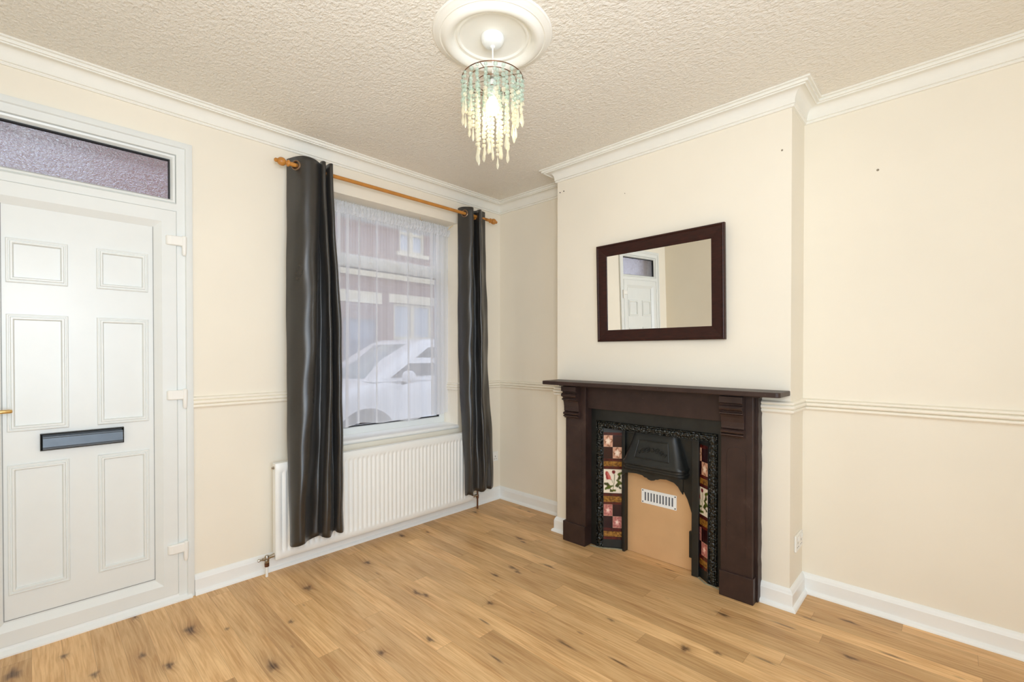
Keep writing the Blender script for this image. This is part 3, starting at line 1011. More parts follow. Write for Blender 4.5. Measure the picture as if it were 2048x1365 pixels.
# ------------------------------------------------------------------ fireplace surround
def build_surround():
    d = empty('fire_surround', (BX - 0.05, -1.655, 0), 'dark brown painted fire surround with mantel shelf on the chimney breast', 'fireplace surround')
    X0 = BX - 0.0005
    XF = -0.363
    # mantel shelf with rounded front corners, slightly deeper at the window end
    yl, yr = -0.915, -2.416
    xl, xr = -0.486, -0.460
    poly = [(X0, -0.893), (xl + 0.012, yl), (xl + 0.004, yl - 0.003), (xl, yl - 0.012), (xr, yr + 0.018), (xr + 0.005, yr + 0.005), (xr + 0.018, yr), (X0 - 0.018, yr - 0.003), (X0, yr - 0.003)]
    bm = prism(B(), poly, lambda u, v, a: (u, v, a), 1.114, 1.140)
    sh = obj('mantel_shelf', bm, 'surround', d, bevel=0.004, seg=3)
    bm = prism(B(), [(X0, -0.99), (-0.395, -1.00), (-0.395, -2.31), (X0, -2.31)], lambda u, v, a: (u, v, a), 1.104, 1.1135)
    obj('shelf_packing', bm, 'surround', sh)
    # header board
    obj('header', box(B(), -0.335, X0, -2.106, -1.200, 0.955, 1.104), 'surround', d, bevel=0.002)
    for y0, y1, inner in ((-1.036, -1.205, -1), (-2.268, -2.104, 1)):
        lo, hi = min(y0, y1), max(y0, y1)
        p = obj('pilaster', box(B(), XF, X0, lo, hi, 0.13, 1.104), 'surround', d, bevel=0.003)
        # faint incised arched panel on the face
        w_ = (hi - lo)
        ly, hy = lo + 0.034, hi - 0.030
        pts = [(ly, 0.24), (ly, 0.78)]
        for k in range(9):
            a = pi - pi * k / 8
            pts.append(((ly + hy) / 2 + (hy - ly) / 2 * cos(a) * 0.92, 0.80 + 0.025 * sin(a)))
        pts += [(hy, 0.78), (hy, 0.24)]
        obj('incised_line', tube(B(), [(XF - 0.0002, a, b) for a, b in pts], 0.0014, 6), 'surround', p)
        # plinth block
        obj('plinth', box(B(), XF - 0.010, X0, lo - (0.0 if inner < 0 else 0.007), hi + (0.018 if inner < 0 else 0.004), 0.001, 0.140), 'surround', d, bevel=0.003)
        # corbel: stepped S-profile
        cl, ch = (lo + 0.040, hi - 0.004) if inner < 0 else (lo + 0.037, hi - 0.010)
        prof = [(XF, 1.104), (XF - 0.062, 1.104), (XF - 0.062, 1.070), (XF - 0.046, 1.066), (XF - 0.044, 1.058), (XF - 0.058, 1.053), (XF - 0.064, 1.044), (XF - 0.060, 1.033), (XF - 0.044, 1.027), (XF - 0.042, 1.020), (XF - 0.054, 1.017), (XF - 0.055, 1.010), (XF - 0.038, 1.004),
                (XF - 0.032, 0.990), (XF - 0.027, 0.965), (XF - 0.026, 0.940), (XF - 0.027, 0.930), (XF - 0.018, 0.926), (XF - 0.032, 0.922), (XF - 0.040, 0.914), (XF - 0.036, 0.906), (XF - 0.022, 0.902), (XF - 0.036, 0.899), (XF - 0.037, 0.892), (XF - 0.022, 0.885), (XF - 0.020, 0.880), (XF, 0.880)]
        obj('corbel', prism(B(), prof, lambda u, v, a: (u, a, v), cl, ch), 'surround', d, bevel=0.0012)
        # outer return strip, set back from the face (right hand side shows)
    for y0, y1 in ((-2.282, -2.268), (-1.036, -1.028)):
        bm = B()
        rows = []
        lo, hi = min(y0, y1), max(y0, y1)
        rnd = random.Random(5)
        for k in range(30):
            z = 0.004 + 1.098 * k / 29
            e = 0.003 * rnd.random()
            rows.append([(BX - 0.055, lo - e, z), (BX - 0.055, hi, z), (X0, hi, z), (X0, lo - e - 0.002, z)])
        loft(bm, rows)
        obj('back_edge', bm, 'surround', d)
    return d


build_surround()


def YZ(xf):
    return lambda u, v, w_: (xf + w_, u, v)


PALE = np.array(S(238, 226, 206)[:3])


def paint(kind):
    """returns f(u, v) -> linear rgb for a hand-painted tile; u right, v up, both 0..1"""
    def ell(u, v, cx, cy, a, b, rot):
        c, s = cos(rot), sin(rot)
        dx, dy = u - cx, v - cy
        return np.sqrt(((dx * c + dy * s) / a) ** 2 + ((-dx * s + dy * c) / b) ** 2)

    def over(col, mask, c):
        return col * (1 - mask[..., None]) + np.array(c[:3]) * mask[..., None]

    def soft(q, k=8.0):
        return np.clip((1 - q) * k, 0, 1)

    def big(u, v):
        col = np.ones(u.shape + (3,)) * PALE
        G, DG, R, DR = S(78, 92, 22), S(58, 64, 20), S(176, 66, 62), S(110, 18, 32)
        x = 0.50 + 0.10 * np.sin((v - 0.1) * 2.6)
        col = over(col, soft(np.abs(u - x) / 0.022, 2) * (v > 0.05) * (v < 0.8), G)
        x2 = 0.52 - 0.55 * (v - 0.42)
        col = over(col, soft(np.abs(u - x2) / 0.018, 2) * (v > 0.42) * (v < 0.6), G)
        wob = 0.16 * np.sin(26 * u + 11 * v) + 0.16 * np.sin(31 * v - 9 * u)
        for cx, cy, a, b, r, c in ((.24, .32, .22, .085, -.5, DG), (.30, .24, .20, .08, .35, G), (.78, .34, .20, .085, .55, DG), (.86, .46, .16, .08, -.6, G), (.86, .66, .15, .075, .9, DG), (.90, .82, .13, .07, .4, G), (.52, .10, .18, .05, .1, G), (.42, .12, .10, .045, -.5, DG), (.16, .20, .09, .05, .8, G), (.90, .24, .10, .05, -.7, DG)):
            col = over(col, soft(ell(u, v, cx, cy, a, b, r) + wob), c)
        for cx, cy, a, b, r, c in ((.22, .74, .23, .10, -1.15, R), (.30, .70, .20, .07, -1.0, S(200, 104, 96)), (.17, .70, .16, .05, -1.35, S(150, 44, 50)), (.56, .88, .10, .085, 0, DR)):
            col = over(col, soft(ell(u, v, cx, cy, a, b, r) + 0.4 * wob), c)
        return col

    def rose(u, v):
        base = S(212, 160, 134) if kind == 'rose' else S(196, 128, 118)
        col = np.ones(u.shape + (3,)) * np.array(base[:3])
        r = np.hypot(u - .5, v - .48)
        a = np.arctan2(v - .48, u - .5)
        wob = 0.05 * np.sin(5 * a + 0.6) + 0.03 * np.sin(9 * a)
        if kind == 'rose':
            ring = np.exp(-((r - 0.40 - wob) / 0.07) ** 2) * (0.5 + 0.5 * np.sin(4 * a + 1))
            col = over(col, np.clip(ring * 1.2, 0, 1), S(120, 74, 40))
            col = over(col, soft(r / (0.27 + wob), 5), S(240, 214, 190))
            col = over(col, soft(r / 0.10, 4), S(252, 232, 214))
        else:
            col = over(col, np.clip(0.5 + 0.5 * np.sin(7 * a + 14 * r), 0, 1) * 0.6, S(150, 66, 70))
            col = over(col, soft(r / (0.24 + wob), 5), S(232, 176, 166))
            col = over(col, soft(np.hypot(u - .48, v - .5) / 0.11, 5), S(250, 226, 210))
        edge = np.minimum(np.minimum(u, 1 - u), np.minimum(v, 1 - v))
        return over(col, np.clip(1 - edge / 0.05, 0, 1) * 0.7, S(222, 182, 150))
    return big if kind == 'big' else rose


def tile(parent, kind, p00, eu, ev, w_, h_, nrm):
    """one glazed tile; p00 lower-left corner, eu/ev unit vectors, raised 2 mm along nrm."""
    g = 0.0006
    p00, eu, ev, nrm = Vector(p00), Vector(eu), Vector(ev), Vector(nrm)
    bm = B()
    n = 36 if kind == 'big' else (20 if kind in ('rose', 'rosy') else 1)
    V = {}
    for i in range(n + 1):
        for j in range(n + 1):
            V[i, j] = bm.verts.new(p00 + eu * (g + (w_ - 2 * g) * i / n) + ev * (g + (h_ - 2 * g) * j / n) + nrm * 0.002)
    for i in range(n):
        for j in range(n):
            bm.faces.new((V[i, j], V[i + 1, j], V[i + 1, j + 1], V[i, j + 1]))
    edge = [(i, 0) for i in range(n)] + [(n, j) for j in range(n)] + [(i, n) for i in range(n, 0, -1)] + [(0, j) for j in range(n, 0, -1)]
    low = [bm.verts.new(V[e].co - nrm * 0.002) for e in edge]
    for k in range(len(edge)):
        q = (k + 1) % len(edge)
        bm.faces.new((V[edge[k]], low[k], low[q], V[edge[q]]))
    mat = {'big': 'floral', 'rose': 'floral', 'rosy': 'floral'}.get(kind, kind)
    nm = {'big': 'floral_tile', 'rose': 'floral_tile', 'rosy': 'floral_tile'}.get(kind, 'plain_tile')
    o = obj(nm, bm, mat, parent)
    if mat == 'floral':
        me = o.data
        at = me.color_attributes.new('paint', 'FLOAT_COLOR', 'POINT')
        N = len(me.vertices)
        co = np.empty(N * 3, np.float32)
        me.vertices.foreach_get('co', co)
        co = co.reshape(-1, 3) + np.array(ORG[o.name], np.float32)
        rel = co - np.array(p00, np.float32)
        u = rel @ np.array(eu, np.float32) / w_
        v = rel @ np.array(ev, np.float32) / h_
        rgb = paint(kind)(np.clip(u, 0, 1), np.clip(v, 0, 1))
        at.data.foreach_set('color', np.concatenate([rgb, np.ones((N, 1))], 1).astype(np.float32).ravel())
    return o


def build_insert():
    d = empty('fireplace_insert', (-0.25, -1.655, 0), 'black cast iron fireplace insert with floral tiled cheeks and a hood', 'fireplace')
    XF = -0.300
    # plain black slips between surround and ornate frame
    bm = B()
    box(bm, -0.292, -0.240, -1.252, -1.2060, 0.001, 0.9545)
    box(bm, -0.292, -0.240, -2.0995, -2.062, 0.001, 0.9545)
    box(bm, -0.292, -0.240, -2.062, -1.252, 0.872, 0.9545)
    obj('slip', bm, 'iron', d)
    # ornate moulded frame on three sides
    prof = [(0, 0.05), (0, -0.004), (0.004, -0.012), (0.008, -0.012), (0.010, -0.004), (0.014, -0.010), (0.024, -0.013), (0.036, -0.010), (0.042, -0.002), (0.046, -0.004), (0.050, 0.002), (0.052, 0.05)]
    # walk from the right foot up, over and down on the window side so that 'out' points inwards
    path = [(-2.064, 0.002), (-2.064, 0.874), (-1.252, 0.874), (-1.252, 0.002)]

    def mp(u, v, w_):
        return (XF + w_ + 0.004, u, v)
    bm = sweep(B(), prof, path, mp)
    obj('ornate_frame', bm, 'relief', d, smooth=True, angle=30)
    # rope beading inside the ornate frame
    bm = B()
    for y in (-2.0105, -1.3055):
        for k in range(100):
            z = 0.03 + 0.79 * k / 99
            lathe(bm, [(0.0, -0.0028), (0.0026, 0), (0.0, 0.0028)], (XF - 0.001, y, z), (0, 0, 1), 5)
    for k in range(90):
        y = -2.008 + 0.70 * k / 89
        lathe(bm, [(0.0, -0.0028), (0.0026, 0), (0.0, 0.0028)], (XF - 0.001, y, 0.8205), (0, 1, 0), 5)
    obj('bead_trim', bm, 'iron', d)
    # tiled cheeks, splayed toward the back
    rows = [('oxblood', .020), ('pair', .080), ('pair2', .078), ('oxblood', .020), ('goldtile', .034), ('oxblood', .020), ('big', .163), ('oxblood', .021), ('goldtile', .041), ('oxblood', .016), ('pairb', .080), ('pairb2', .080), ('oxblood', .024), ('goldtile', .036), ('oxblood', .020)]
    for side in (1, -1):
        if side == 1:
            a, b = Vector((-0.296, -1.3045, 0)), Vector((-0.205, -1.430, 0))
        else:
            a, b = Vector((-0.205, -1.888, 0)), Vector((-0.296, -2.0115, 0))
        e = (b - a).normalized()
        nrm = Vector((e.y, -e.x, 0))
        if nrm.x > 0:
            nrm = -nrm
        L = (b - a).length
        bm = B()
        q = [a + nrm * -0.006, b + nrm * -0.006, b, a]
        prism(bm, [(p.x, p.y) for p in q], lambda u, v, k: (u, v, k), 0.001, 0.830)
        ck = obj('tiled_cheek', bm, 'iron', d)
        # tiles lie between the outer frame edge and the inner iron margin
        t0 = 0.002 if side == 1 else L - 0.124 - 0.002
        TW = 0.122
        z = 0.796
        k = Vector((0, 0, 1))
        for kind, h_ in rows:
            z -= h_
            p = a + e * t0 + k * z
            if kind in ('pair', 'pair2', 'pairb', 'pairb2'):
                fl = 'rose' if kind in ('pair', 'pair2') else 'rosy'
                first = (fl, 'plum') if kind in ('pair', 'pairb') else ('plum', fl)
                tile(ck, first[0], p, e, k, TW / 2, h_, nrm)
                tile(ck, first[1], p + e * TW / 2, e, k, TW / 2, h_, nrm)
            elif kind == 'big':
                tile(ck, 'big', p, e, k, TW, h_, nrm)
            else:
                tile(ck, kind, p, e, k, TW / 2, h_, nrm)
                tile(ck, kind, p + e * TW / 2, e, k, TW / 2, h_, nrm)
    for y0, y1, xa, xb in ((-1.442, -1.424, -0.250, -0.205), (-1.944, -1.902, -0.268, -0.212)):
        obj('cheek_rib', box(B(), xa, xb, y0, y1, 0.001, 0.83), 'iron', d, bevel=0.003)
    # back plate with arched opening, ribs at the sides of the board
    XB = -0.207
    arch = [(-1.424, 0.0), (-1.424, 0.83), (-1.896, 0.83), (-1.896, 0.0), (-1.885, 0.0), (-1.885, 0.36), (-1.872, 0.40), (-1.858, 0.44), (-1.838, 0.475), (-1.805, 0.51), (-1.77, 0.53), (-1.72, 0.545), (-1.69, 0.536), (-1.66, 0.523), (-1.63, 0.530), (-1.60, 0.546), (-1.55, 0.556), (-1.49, 0.556), (-1.455, 0.540), (-1.438, 0.52), (-1.436, 0.43), (-1.436, 0.0)]
    bm = B()
    prism(bm, arch, lambda u, v, a: (a, u, v), XB - 0.016, XB)
    obj('back_plate', bm, 'iron', d)
    for y0, y1 in ((-1.443, -1.420), (-1.900, -1.872)):
        obj('side_lug', box(B(), XB - 0.024, XB - 0.004, y0, y1, 0.09, 0.25), 'iron', d, bevel=0.002)
    # hood: lofted from a narrow top to a wide, rounded lower lip
    cy = -1.660

    def ring(hw, dep, z, lead=0.0):
        pts = []
        r = min(0.05, dep * 0.8)
        pts.append((XB - 0.012, cy + hw, z))
        for k in range(7):
            a_ = radians(90 * k / 6)
            pts.append((XB - 0.012 - dep + r * (1 - sin(a_)), cy + hw - r * (1 - cos(a_)), z))
        for k in range(7):
            a_ = radians(90 * (6 - k) / 6)
            pts.append((XB - 0.012 - dep + r * (1 - sin(a_)), cy - hw + r * (1 - cos(a_)), z))
        pts.append((XB - 0.012, cy - hw, z))
        return pts
    hood = obj('hood', loft(B(), [ring(0.150, 0.045, 0.820), ring(0.156, 0.052, 0.790), ring(0.205, 0.092, 0.640), ring(0.212, 0.098, 0.630), ring(0.212, 0.098, 0.618), ring(0.206, 0.092, 0.612), ring(0.206, 0.092, 0.600), ring(0.210, 0.096, 0.596), ring(0.210, 0.096, 0.586), ring(0.204, 0.090, 0.582), ring(0.204, 0.088, 0.572)]), 'iron', d, smooth=True, angle=40)
    # cusped apron below the hood lip
    lip = [(cy + 0.204, 0.576), (cy + 0.204, 0.530), (cy + 0.19, 0.545), (cy + 0.16, 0.556), (cy + 0.10, 0.560), (cy + 0.06, 0.556), (cy + 0.045, 0.546), (cy + 0.030, 0.545), (cy + 0.020, 0.537), (cy, 0.533), (cy - 0.020, 0.537), (cy - 0.030, 0.545), (cy - 0.045, 0.546), (cy - 0.06, 0.554), (cy - 0.10, 0.558), (cy - 0.15, 0.548), (cy - 0.175, 0.528), (cy - 0.19, 0.505), (cy - 0.204, 0.488), (cy - 0.204, 0.576)]
    obj('apron', prism(B(), lip, lambda u, v, a: (a, u, v), XB - 0.098, XB - 0.086), 'iron', hood)
    # relief cartouche on the sloping face
    z0, z1 = 0.665, 0.775

    def face(u, v, lift):
        dep = 0.052 + (0.092 - 0.052) * (0.790 - v) / 0.150
        return (XB - 0.012 - dep - lift, u, v)
    bm = B()
    for hw0, hw1, a_, b_, l0, l1 in ((0.098, 0.116, z0, z1, 0.0, 0.004),):
        ring0 = [(cy - 0.116, z0), (cy - 0.098, z1), (cy + 0.098, z1), (cy + 0.116, z0)]
        for (p, q) in zip(ring0, ring0[1:] + ring0[:1]):
            tube(bm, [face(p[0], p[1], 0.001), face(q[0], q[1], 0.001)], 0.004, 8)
    for sgn in (-1, 1):
        for (uu, vv, r0) in ((0.030, 0.720, 0.018), (0.062, 0.712, 0.015), (0.086, 0.700, 0.010)):
            pts = []
            for k in range(22):
                a_ = k * 0.42
                r_ = r0 * (1 - k / 26)
                pts.append(face(cy + sgn * (uu + r_ * cos(a_)), vv + r_ * sin(a_), 0.0015))
            tube(bm, pts, 0.0042, 6)
    lathe(bm, [(0.014, 0), (0.012, 0.005), (0, 0.007)], face(cy, 0.722, 0.0), (-1, 0, 0), 14)
    obj('relief_panel', bm, 'iron', hood, smooth=True)
    # rough mortar line at the foot of the ironwork
    rnd = random.Random(2)
    for pts in ([(-0.320, -1.220), (-0.305, -1.262), (-0.300, -1.305), (-0.255, -1.365), (-0.222, -1.430)], [(-0.225, -1.890), (-0.262, -1.945), (-0.306, -2.005), (-0.312, -2.060), (-0.318, -2.086)]):
        P3 = [(x - 0.004 + rnd.uniform(-.003, .003), y + rnd.uniform(-.003, .003), 0.002) for x, y in pts]
        tag(obj('mortar_edge', tube(B(), P3, 0.005, 6), 'filler', d), 'grey mortar line at the foot')
    return d


build_insert()


def build_board():
    d = empty('fireplace_board', (-0.20, -1.66, 0), 'buff hardboard sheet blocking the fireplace opening', 'board')
    obj('sheet', box(B(), -0.204, -0.198, -1.885, -1.436, 0.001, 0.60), 'board', d)
    y0, y1, z0, z1 = -1.782, -1.543, 0.348, 0.440
    # grille plate: frame with ten upright slots
    bm = B()
    X0, X1 = -0.2068, -0.2042
    ys = y0 + 0.022
    pitch = (y1 - y0 - 0.044 + 0.010) / 10
    box(bm, X0, X1, y0, y1, z1 - 0.018, z1)
    box(bm, X0, X1, y0, y1, z0, z0 + 0.018)
    edges = [y0] + sum([[ys + k * pitch, ys + k * pitch + 0.0105] for k in range(10)], []) + [y1]
    for k in range(0, len(edges), 2):
        box(bm, X0, X1, edges[k], edges[k + 1], z0 + 0.018, z1 - 0.018)
    g = tag(obj('vent_grille', bm, 'white', d), 'white slotted vent grille')
    obj('slot_shade_plate', box(B(), -0.2046, -0.2041, y0 + 0.015, y1 - 0.015, z0 + 0.012, z1 - 0.012), 'slot', g)  # grey plate colours in the shade inside the slots
    for y in (y0 + 0.009, y1 - 0.009):
        for z in (z0 + 0.009, z1 - 0.009):
            obj('screw', lathe(B(), [(0.0042, 0), (0.0042, 0.0008), (0, 0.0012)], (X0, y, z), (-1, 0, 0), 10), 'hole', g)


build_board()


# ------------------------------------------------------------------ mirror
def build_mirror():
    a, b = radians(-1.8), radians(1.7)
    n = Vector((-cos(a) * cos(b), -sin(a) * cos(b), -sin(b)))
    c = Vector((-0.3075, -1.6775, 1.7405))
    d = empty('wall_mirror', c, 'rectangular mirror in a wide dark mahogany frame above the mantel shelf', 'mirror')
    z = Vector((0, 0, 1))
    ey = z.cross(n).normalized()
    ez = n.cross(ey)
    d.rotation_euler = Matrix((n, ey, ez)).transposed().to_euler()
    hw, hh, fw_ = 0.4285, 0.327, 0.078
    prof = [(0, -0.022), (0, -0.002), (0.003, 0.003), (0.008, 0.005), (0.013, 0.003), (0.016, 0.0), (0.060, -0.007), (0.074, -0.010), (fw_, -0.013), (fw_, -0.022)]
    bm = sweep(B(), prof, [(-hw, -hh), (-hw, hh), (hw, hh), (hw, -hh)], lambda u, v, w_: (w_, u, v), closed=True)
    obj('frame', bm, 'mahogany', d, local=True)
    obj('mirror_glass', box(B(), -0.020, -0.0135, -hw + fw_ - 0.004, hw - fw_ + 0.004, -hh + fw_ - 0.004, hh - fw_ + 0.004), 'mirror', d, local=True)
    obj('backing', box(B(), -0.0215, -0.0203, -hw + 0.03, hw - 0.03, -hh + 0.03, hh - 0.03), 'board', d, local=True)


build_mirror()


# ------------------------------------------------------------------ sockets
def double_socket(loc, ang, label):
    """faceplate lies in the local x-z plane, front toward local -y"""
    d = empty('wall_socket', loc, label, 'socket')
    d.rotation_euler = (0, 0, ang)
    bm = box(B(), -0.073, 0.073, -0.010, 0.0, -0.043, 0.043)
    fp = obj('faceplate', bm, 'plastic', d, bevel=0.003, local=True)
    for sx in (-0.036, 0.036):
        bm = box(B(), sx - 0.010 + 0.018, sx + 0.010 + 0.018, -0.0135, -0.0095, 0.008, 0.030)
        obj('rocker_switch', bm, 'plastic', d, bevel=0.002, local=True)
        for hx, hz, hw, hh in ((0, 0.0, 0.003, 0.006), (-0.011, -0.022, 0.005, 0.002), (0.011, -0.022, 0.005, 0.002)):
            obj('pin_slot', box(B(), sx + hx - hw, sx + hx + hw, -0.0104, -0.0098, hz - hh, hz + hh), 'slot', d, local=True)


double_socket((-0.106, -0.0005, 0.392), 0.0, 'white double socket low on the front wall behind the right curtain')
double_socket((-0.108, BY1 - 0.0005, 0.312), 0.0, 'white double socket on the chimney breast side in the right alcove')


# ------------------------------------------------------------------ ceiling rose and pendant lamp
PX, PY = -1.620, -1.595


def build_rose():
    prof = [(0.0, -0.004), (0.128, -0.004), (0.140, -0.007), (0.146, -0.014), (0.152, -0.015), (0.156, -0.011), (0.164, -0.013), (0.168, -0.022), (0.182, -0.033), (0.196, -0.036), (0.208, -0.031), (0.216, -0.020), (0.221, -0.017), (0.226, -0.019), (0.232, -0.015), (0.240, -0.013), (0.244, -0.009), (0.252, -0.007), (0.256, 0.0)]
    bm = B()
    lathe(bm, [(r, h) for r, h in prof], (PX, PY, ZC - 0.0005), (0, 0, 1), 96)
    struct('trim_5', bm, 'plaster', 'round white moulded rose on the ceiling above the pendant lamp', 'ceiling rose', smooth=True, angle=35)


build_rose()


def build_pendant():
    d = empty('pendant_lamp', (PX, PY, ZC - 0.005), 'pendant lamp of mint and clear glass bead strands with a lit bulb', 'lamp')
    zt = ZC - 0.0045
    obj('ceiling_cup', lathe(B(), [(0.046, 0), (0.050, -0.004), (0.050, -0.014), (0.047, -0.022), (0.040, -0.034), (0.028, -0.040), (0.010, -0.042), (0.008, -0.050), (0, -0.050)], (PX, PY, zt), (0, 0, 1), 32), 'white', d, smooth=True)
    obj('flex', tube(B(), [(PX, PY, zt - 0.045), (PX + 0.001, PY, 2.60), (PX, PY, 2.50)], 0.0033, 10), 'plastic', d, smooth=True)
    obj('lamp_holder', lathe(B(), [(0.006, 0.055), (0.014, 0.045), (0.017, 0.03), (0.019, 0.0), (0.024, -0.002), (0.024, -0.012), (0.017, -0.014), (0.017, -0.03)], (PX, PY, 2.463), (0, 0, 1), 20), 'white', d, smooth=True)
    bulb = [(0.010, 0.060), (0.013, 0.045), (0.016, 0.036), (0.024, 0.022), (0.029, 0.006), (0.030, -0.006), (0.027, -0.018), (0.019, -0.027), (0.009, -0.031), (0, -0.032)]
    obj('bulb', lathe(B(), bulb, (PX, PY, 2.395), (0, 0, 1), 24), 'bulb', d, smooth=True)
    tiers = [(0.128, 2.512, 22), (0.100, 2.505, 14), (0.066, 2.495, 9), (0.034, 2.470, 5)]
    frame = obj('wire_frame', torus(B(), (PX, PY, 2.512), (0, 0, 1), 0.130, 0.002, 56, 6), 'copper', d)
    for r, z, n in tiers[1:]:
        obj('wire_ring', torus(B(), (PX, PY, z), (0, 0, 1), r + 0.002, 0.0018, 40, 6), 'copper', frame)
    bm = B()
    for k in range(4):
        a = k * pi / 2 + 0.4
        tube(bm, [(PX + 0.006 * cos(a), PY + 0.006 * sin(a), 2.516), (PX + 0.13 * cos(a), PY + 0.13 * sin(a), 2.512)], 0.0016, 6)
    lathe(bm, [(0.012, 0), (0.020, -0.002), (0.020, -0.005), (0.012, -0.007)], (PX, PY, 2.520), (0, 0, 1), 20)
    obj('spider', bm, 'chrome', frame)
    rnd = random.Random(11)
    lens = [0.135, 0.205, 0.265, 0.285]
    for (r, z, n), L0 in zip(tiers, lens):
        for k in range(n):
            a = 2 * pi * (k + 0.3 * rnd.random()) / n
            x, y = PX + r * cos(a), PY + r * sin(a)
            L = L0 * rnd.uniform(0.72, 1.12)
            bm = B()
            zz = z
            lim = 2.415
            while zz > z - L:
                q = rnd.uniform(0.0072, 0.0104)
                jx, jy = rnd.uniform(-.002, .002), rnd.uniform(-.002, .002)
                f0 = len(bm.faces)
                bmesh.ops.create_icosphere(bm, subdivisions=1, radius=q, matrix=Matrix.Translation((x + jx, y + jy, zz - q)) @ Matrix.Rotation(rnd.random() * 3, 4, 'Z'))
                mi = 0 if zz > lim + rnd.uniform(-.02, .02) else 1
                bm.faces.ensure_lookup_table()
                for fc in bm.faces[f0:]:
                    fc.material_index = mi
                zz -= q * 2 + 0.001
                if rnd.random() < 0.10:
                    zz -= 0.006
            s = obj('bead_strand', bm, ['mint', 'clear'], d)
            dl = rnd.uniform(0.050, 0.072)
            dr = rnd.uniform(0.0075, 0.0105)
            drop = lathe(B(), [(0.0008, 0.0), (dr * 0.35, -dl * 0.12), (dr * 0.55, -dl * 0.35), (dr, -dl * 0.68), (dr * 0.75, -dl * 0.85), (0, -dl)], (x, y, zz), (0, 0, 1), 6, 0.7)
            obj('crystal_drop', drop, 'clear', s)
    l = bpy.data.lights.new('bulb_light', 'POINT')
    l.energy = 2.1
    l.color = (1.0, 0.92, 0.72)
    l.shadow_soft_size = 0.05
    lo = bpy.data.objects.new('bulb_light', l)
    COL.objects.link(lo)
    lo.location = (PX, PY, 2.335)


build_pendant()


# ------------------------------------------------------------------ the street outside
GZ = -0.12


def build_street():
    struct('ground_street', box(B(), -12, 16, TH, 12, GZ - 0.1, GZ), 'tarmac', 'grey street and pavement outside the front window', 'street')
    Y = 6.0
    d = empty('house_across_street', (2.5, Y, GZ), 'red brick terraced house with cream lintels across the street', 'house')
    # wall with openings: collect rectangles (x0, x1, z0, z1)
    door = (1.42, 2.18, GZ, 2.05)
    win = (2.60, 3.66, 0.95, 2.46)
    ups = [(2.75, 3.45, 3.62, 4.55), (-3.75, -2.35, 3.55, 4.75), (-0.6, 0.3, 3.6, 4.6)]
    low = [(-3.6, -2.5, 0.95, 2.46), (-1.3, -0.4, GZ, 2.05), (5.2, 6.2, 0.95, 2.46)]
    ops = [door, win] + ups + low
    xs = sorted({-9.0, 12.0} | {o[0] for o in ops} | {o[1] for o in ops})
    bm = B()
    for x0, x1 in zip(xs, xs[1:]):
        cuts = sorted([(o[2], o[3]) for o in ops if o[0] <= x0 + 1e-6 and o[1] >= x1 - 1e-6])
        z = GZ
        for a, b_ in cuts:
            if a > z + 1e-6:
                box(bm, x0, x1, Y, Y + 0.25, z, a)
            z = b_
        box(bm, x0, x1, Y, Y + 0.25, z, 5.3)
    obj('facade', bm, 'brick', d)
    bm = box(B(), -9, 12, Y - 0.03, Y, 2.97, 3.09)
    obj('string_course', bm, 'stone', d)
    for o in ops:
        ext = 0.12
        if o[2] < 0.0:
            obj('lintel', box(B(), o[0] - ext, o[1] + ext, Y - 0.02, Y + 0.1, 2.40, 2.64), 'stone', d)
            dd = obj('house_door', box(B(), o[0], o[1], Y + 0.06, Y + 0.1, GZ, o[3]), 'blue', d)
            obj('house_fanlight', box(B(), o[0], o[1], Y + 0.05, Y + 0.08, o[3], 2.40), 'pane', dd)
            continue
        obj('lintel', box(B(), o[0] - ext, o[1] + ext, Y - 0.02, Y + 0.1, o[3], o[3] + 0.19), 'stone', d)
        obj('sill', box(B(), o[0] - 0.08, o[1] + 0.08, Y - 0.05, Y + 0.1, o[2] - 0.09, o[2]), 'stone', d)
        bm = sweep(B(), [(0, 0.06), (0, 0), (0.06, 0), (0.06, 0.06)], rect_path(o[0], o[1], o[2], o[3]), lambda u, v, w_: (u, Y + 0.05 + w_, v), closed=True)
        cx = (o[0] + o[1]) / 2
        box(bm, cx - 0.045, cx + 0.045, Y + 0.045, Y + 0.10, o[2] + 0.04, o[3] - 0.04)
        zc = o[2] + (o[3] - o[2]) * 0.48
        box(bm, o[0] + 0.04, o[1] - 0.04, Y + 0.055, Y + 0.10, zc - 0.03, zc + 0.03)
        wf = obj('house_window', bm, 'stone', d)
        obj('house_pane', box(B(), o[0] + 0.03, o[1] - 0.03, Y + 0.09, Y + 0.10, o[2] + 0.03, o[3] - 0.03), 'pane', wf)
    obj('roof', prism(B(), [(Y - 0.25, 5.25), (Y - 0.25, 5.35), (Y + 3.4, 7.3), (Y + 3.4, 5.25)], lambda u, v, a: (a, u, v), -9.2, 12.2), 'slate', d)


build_street()


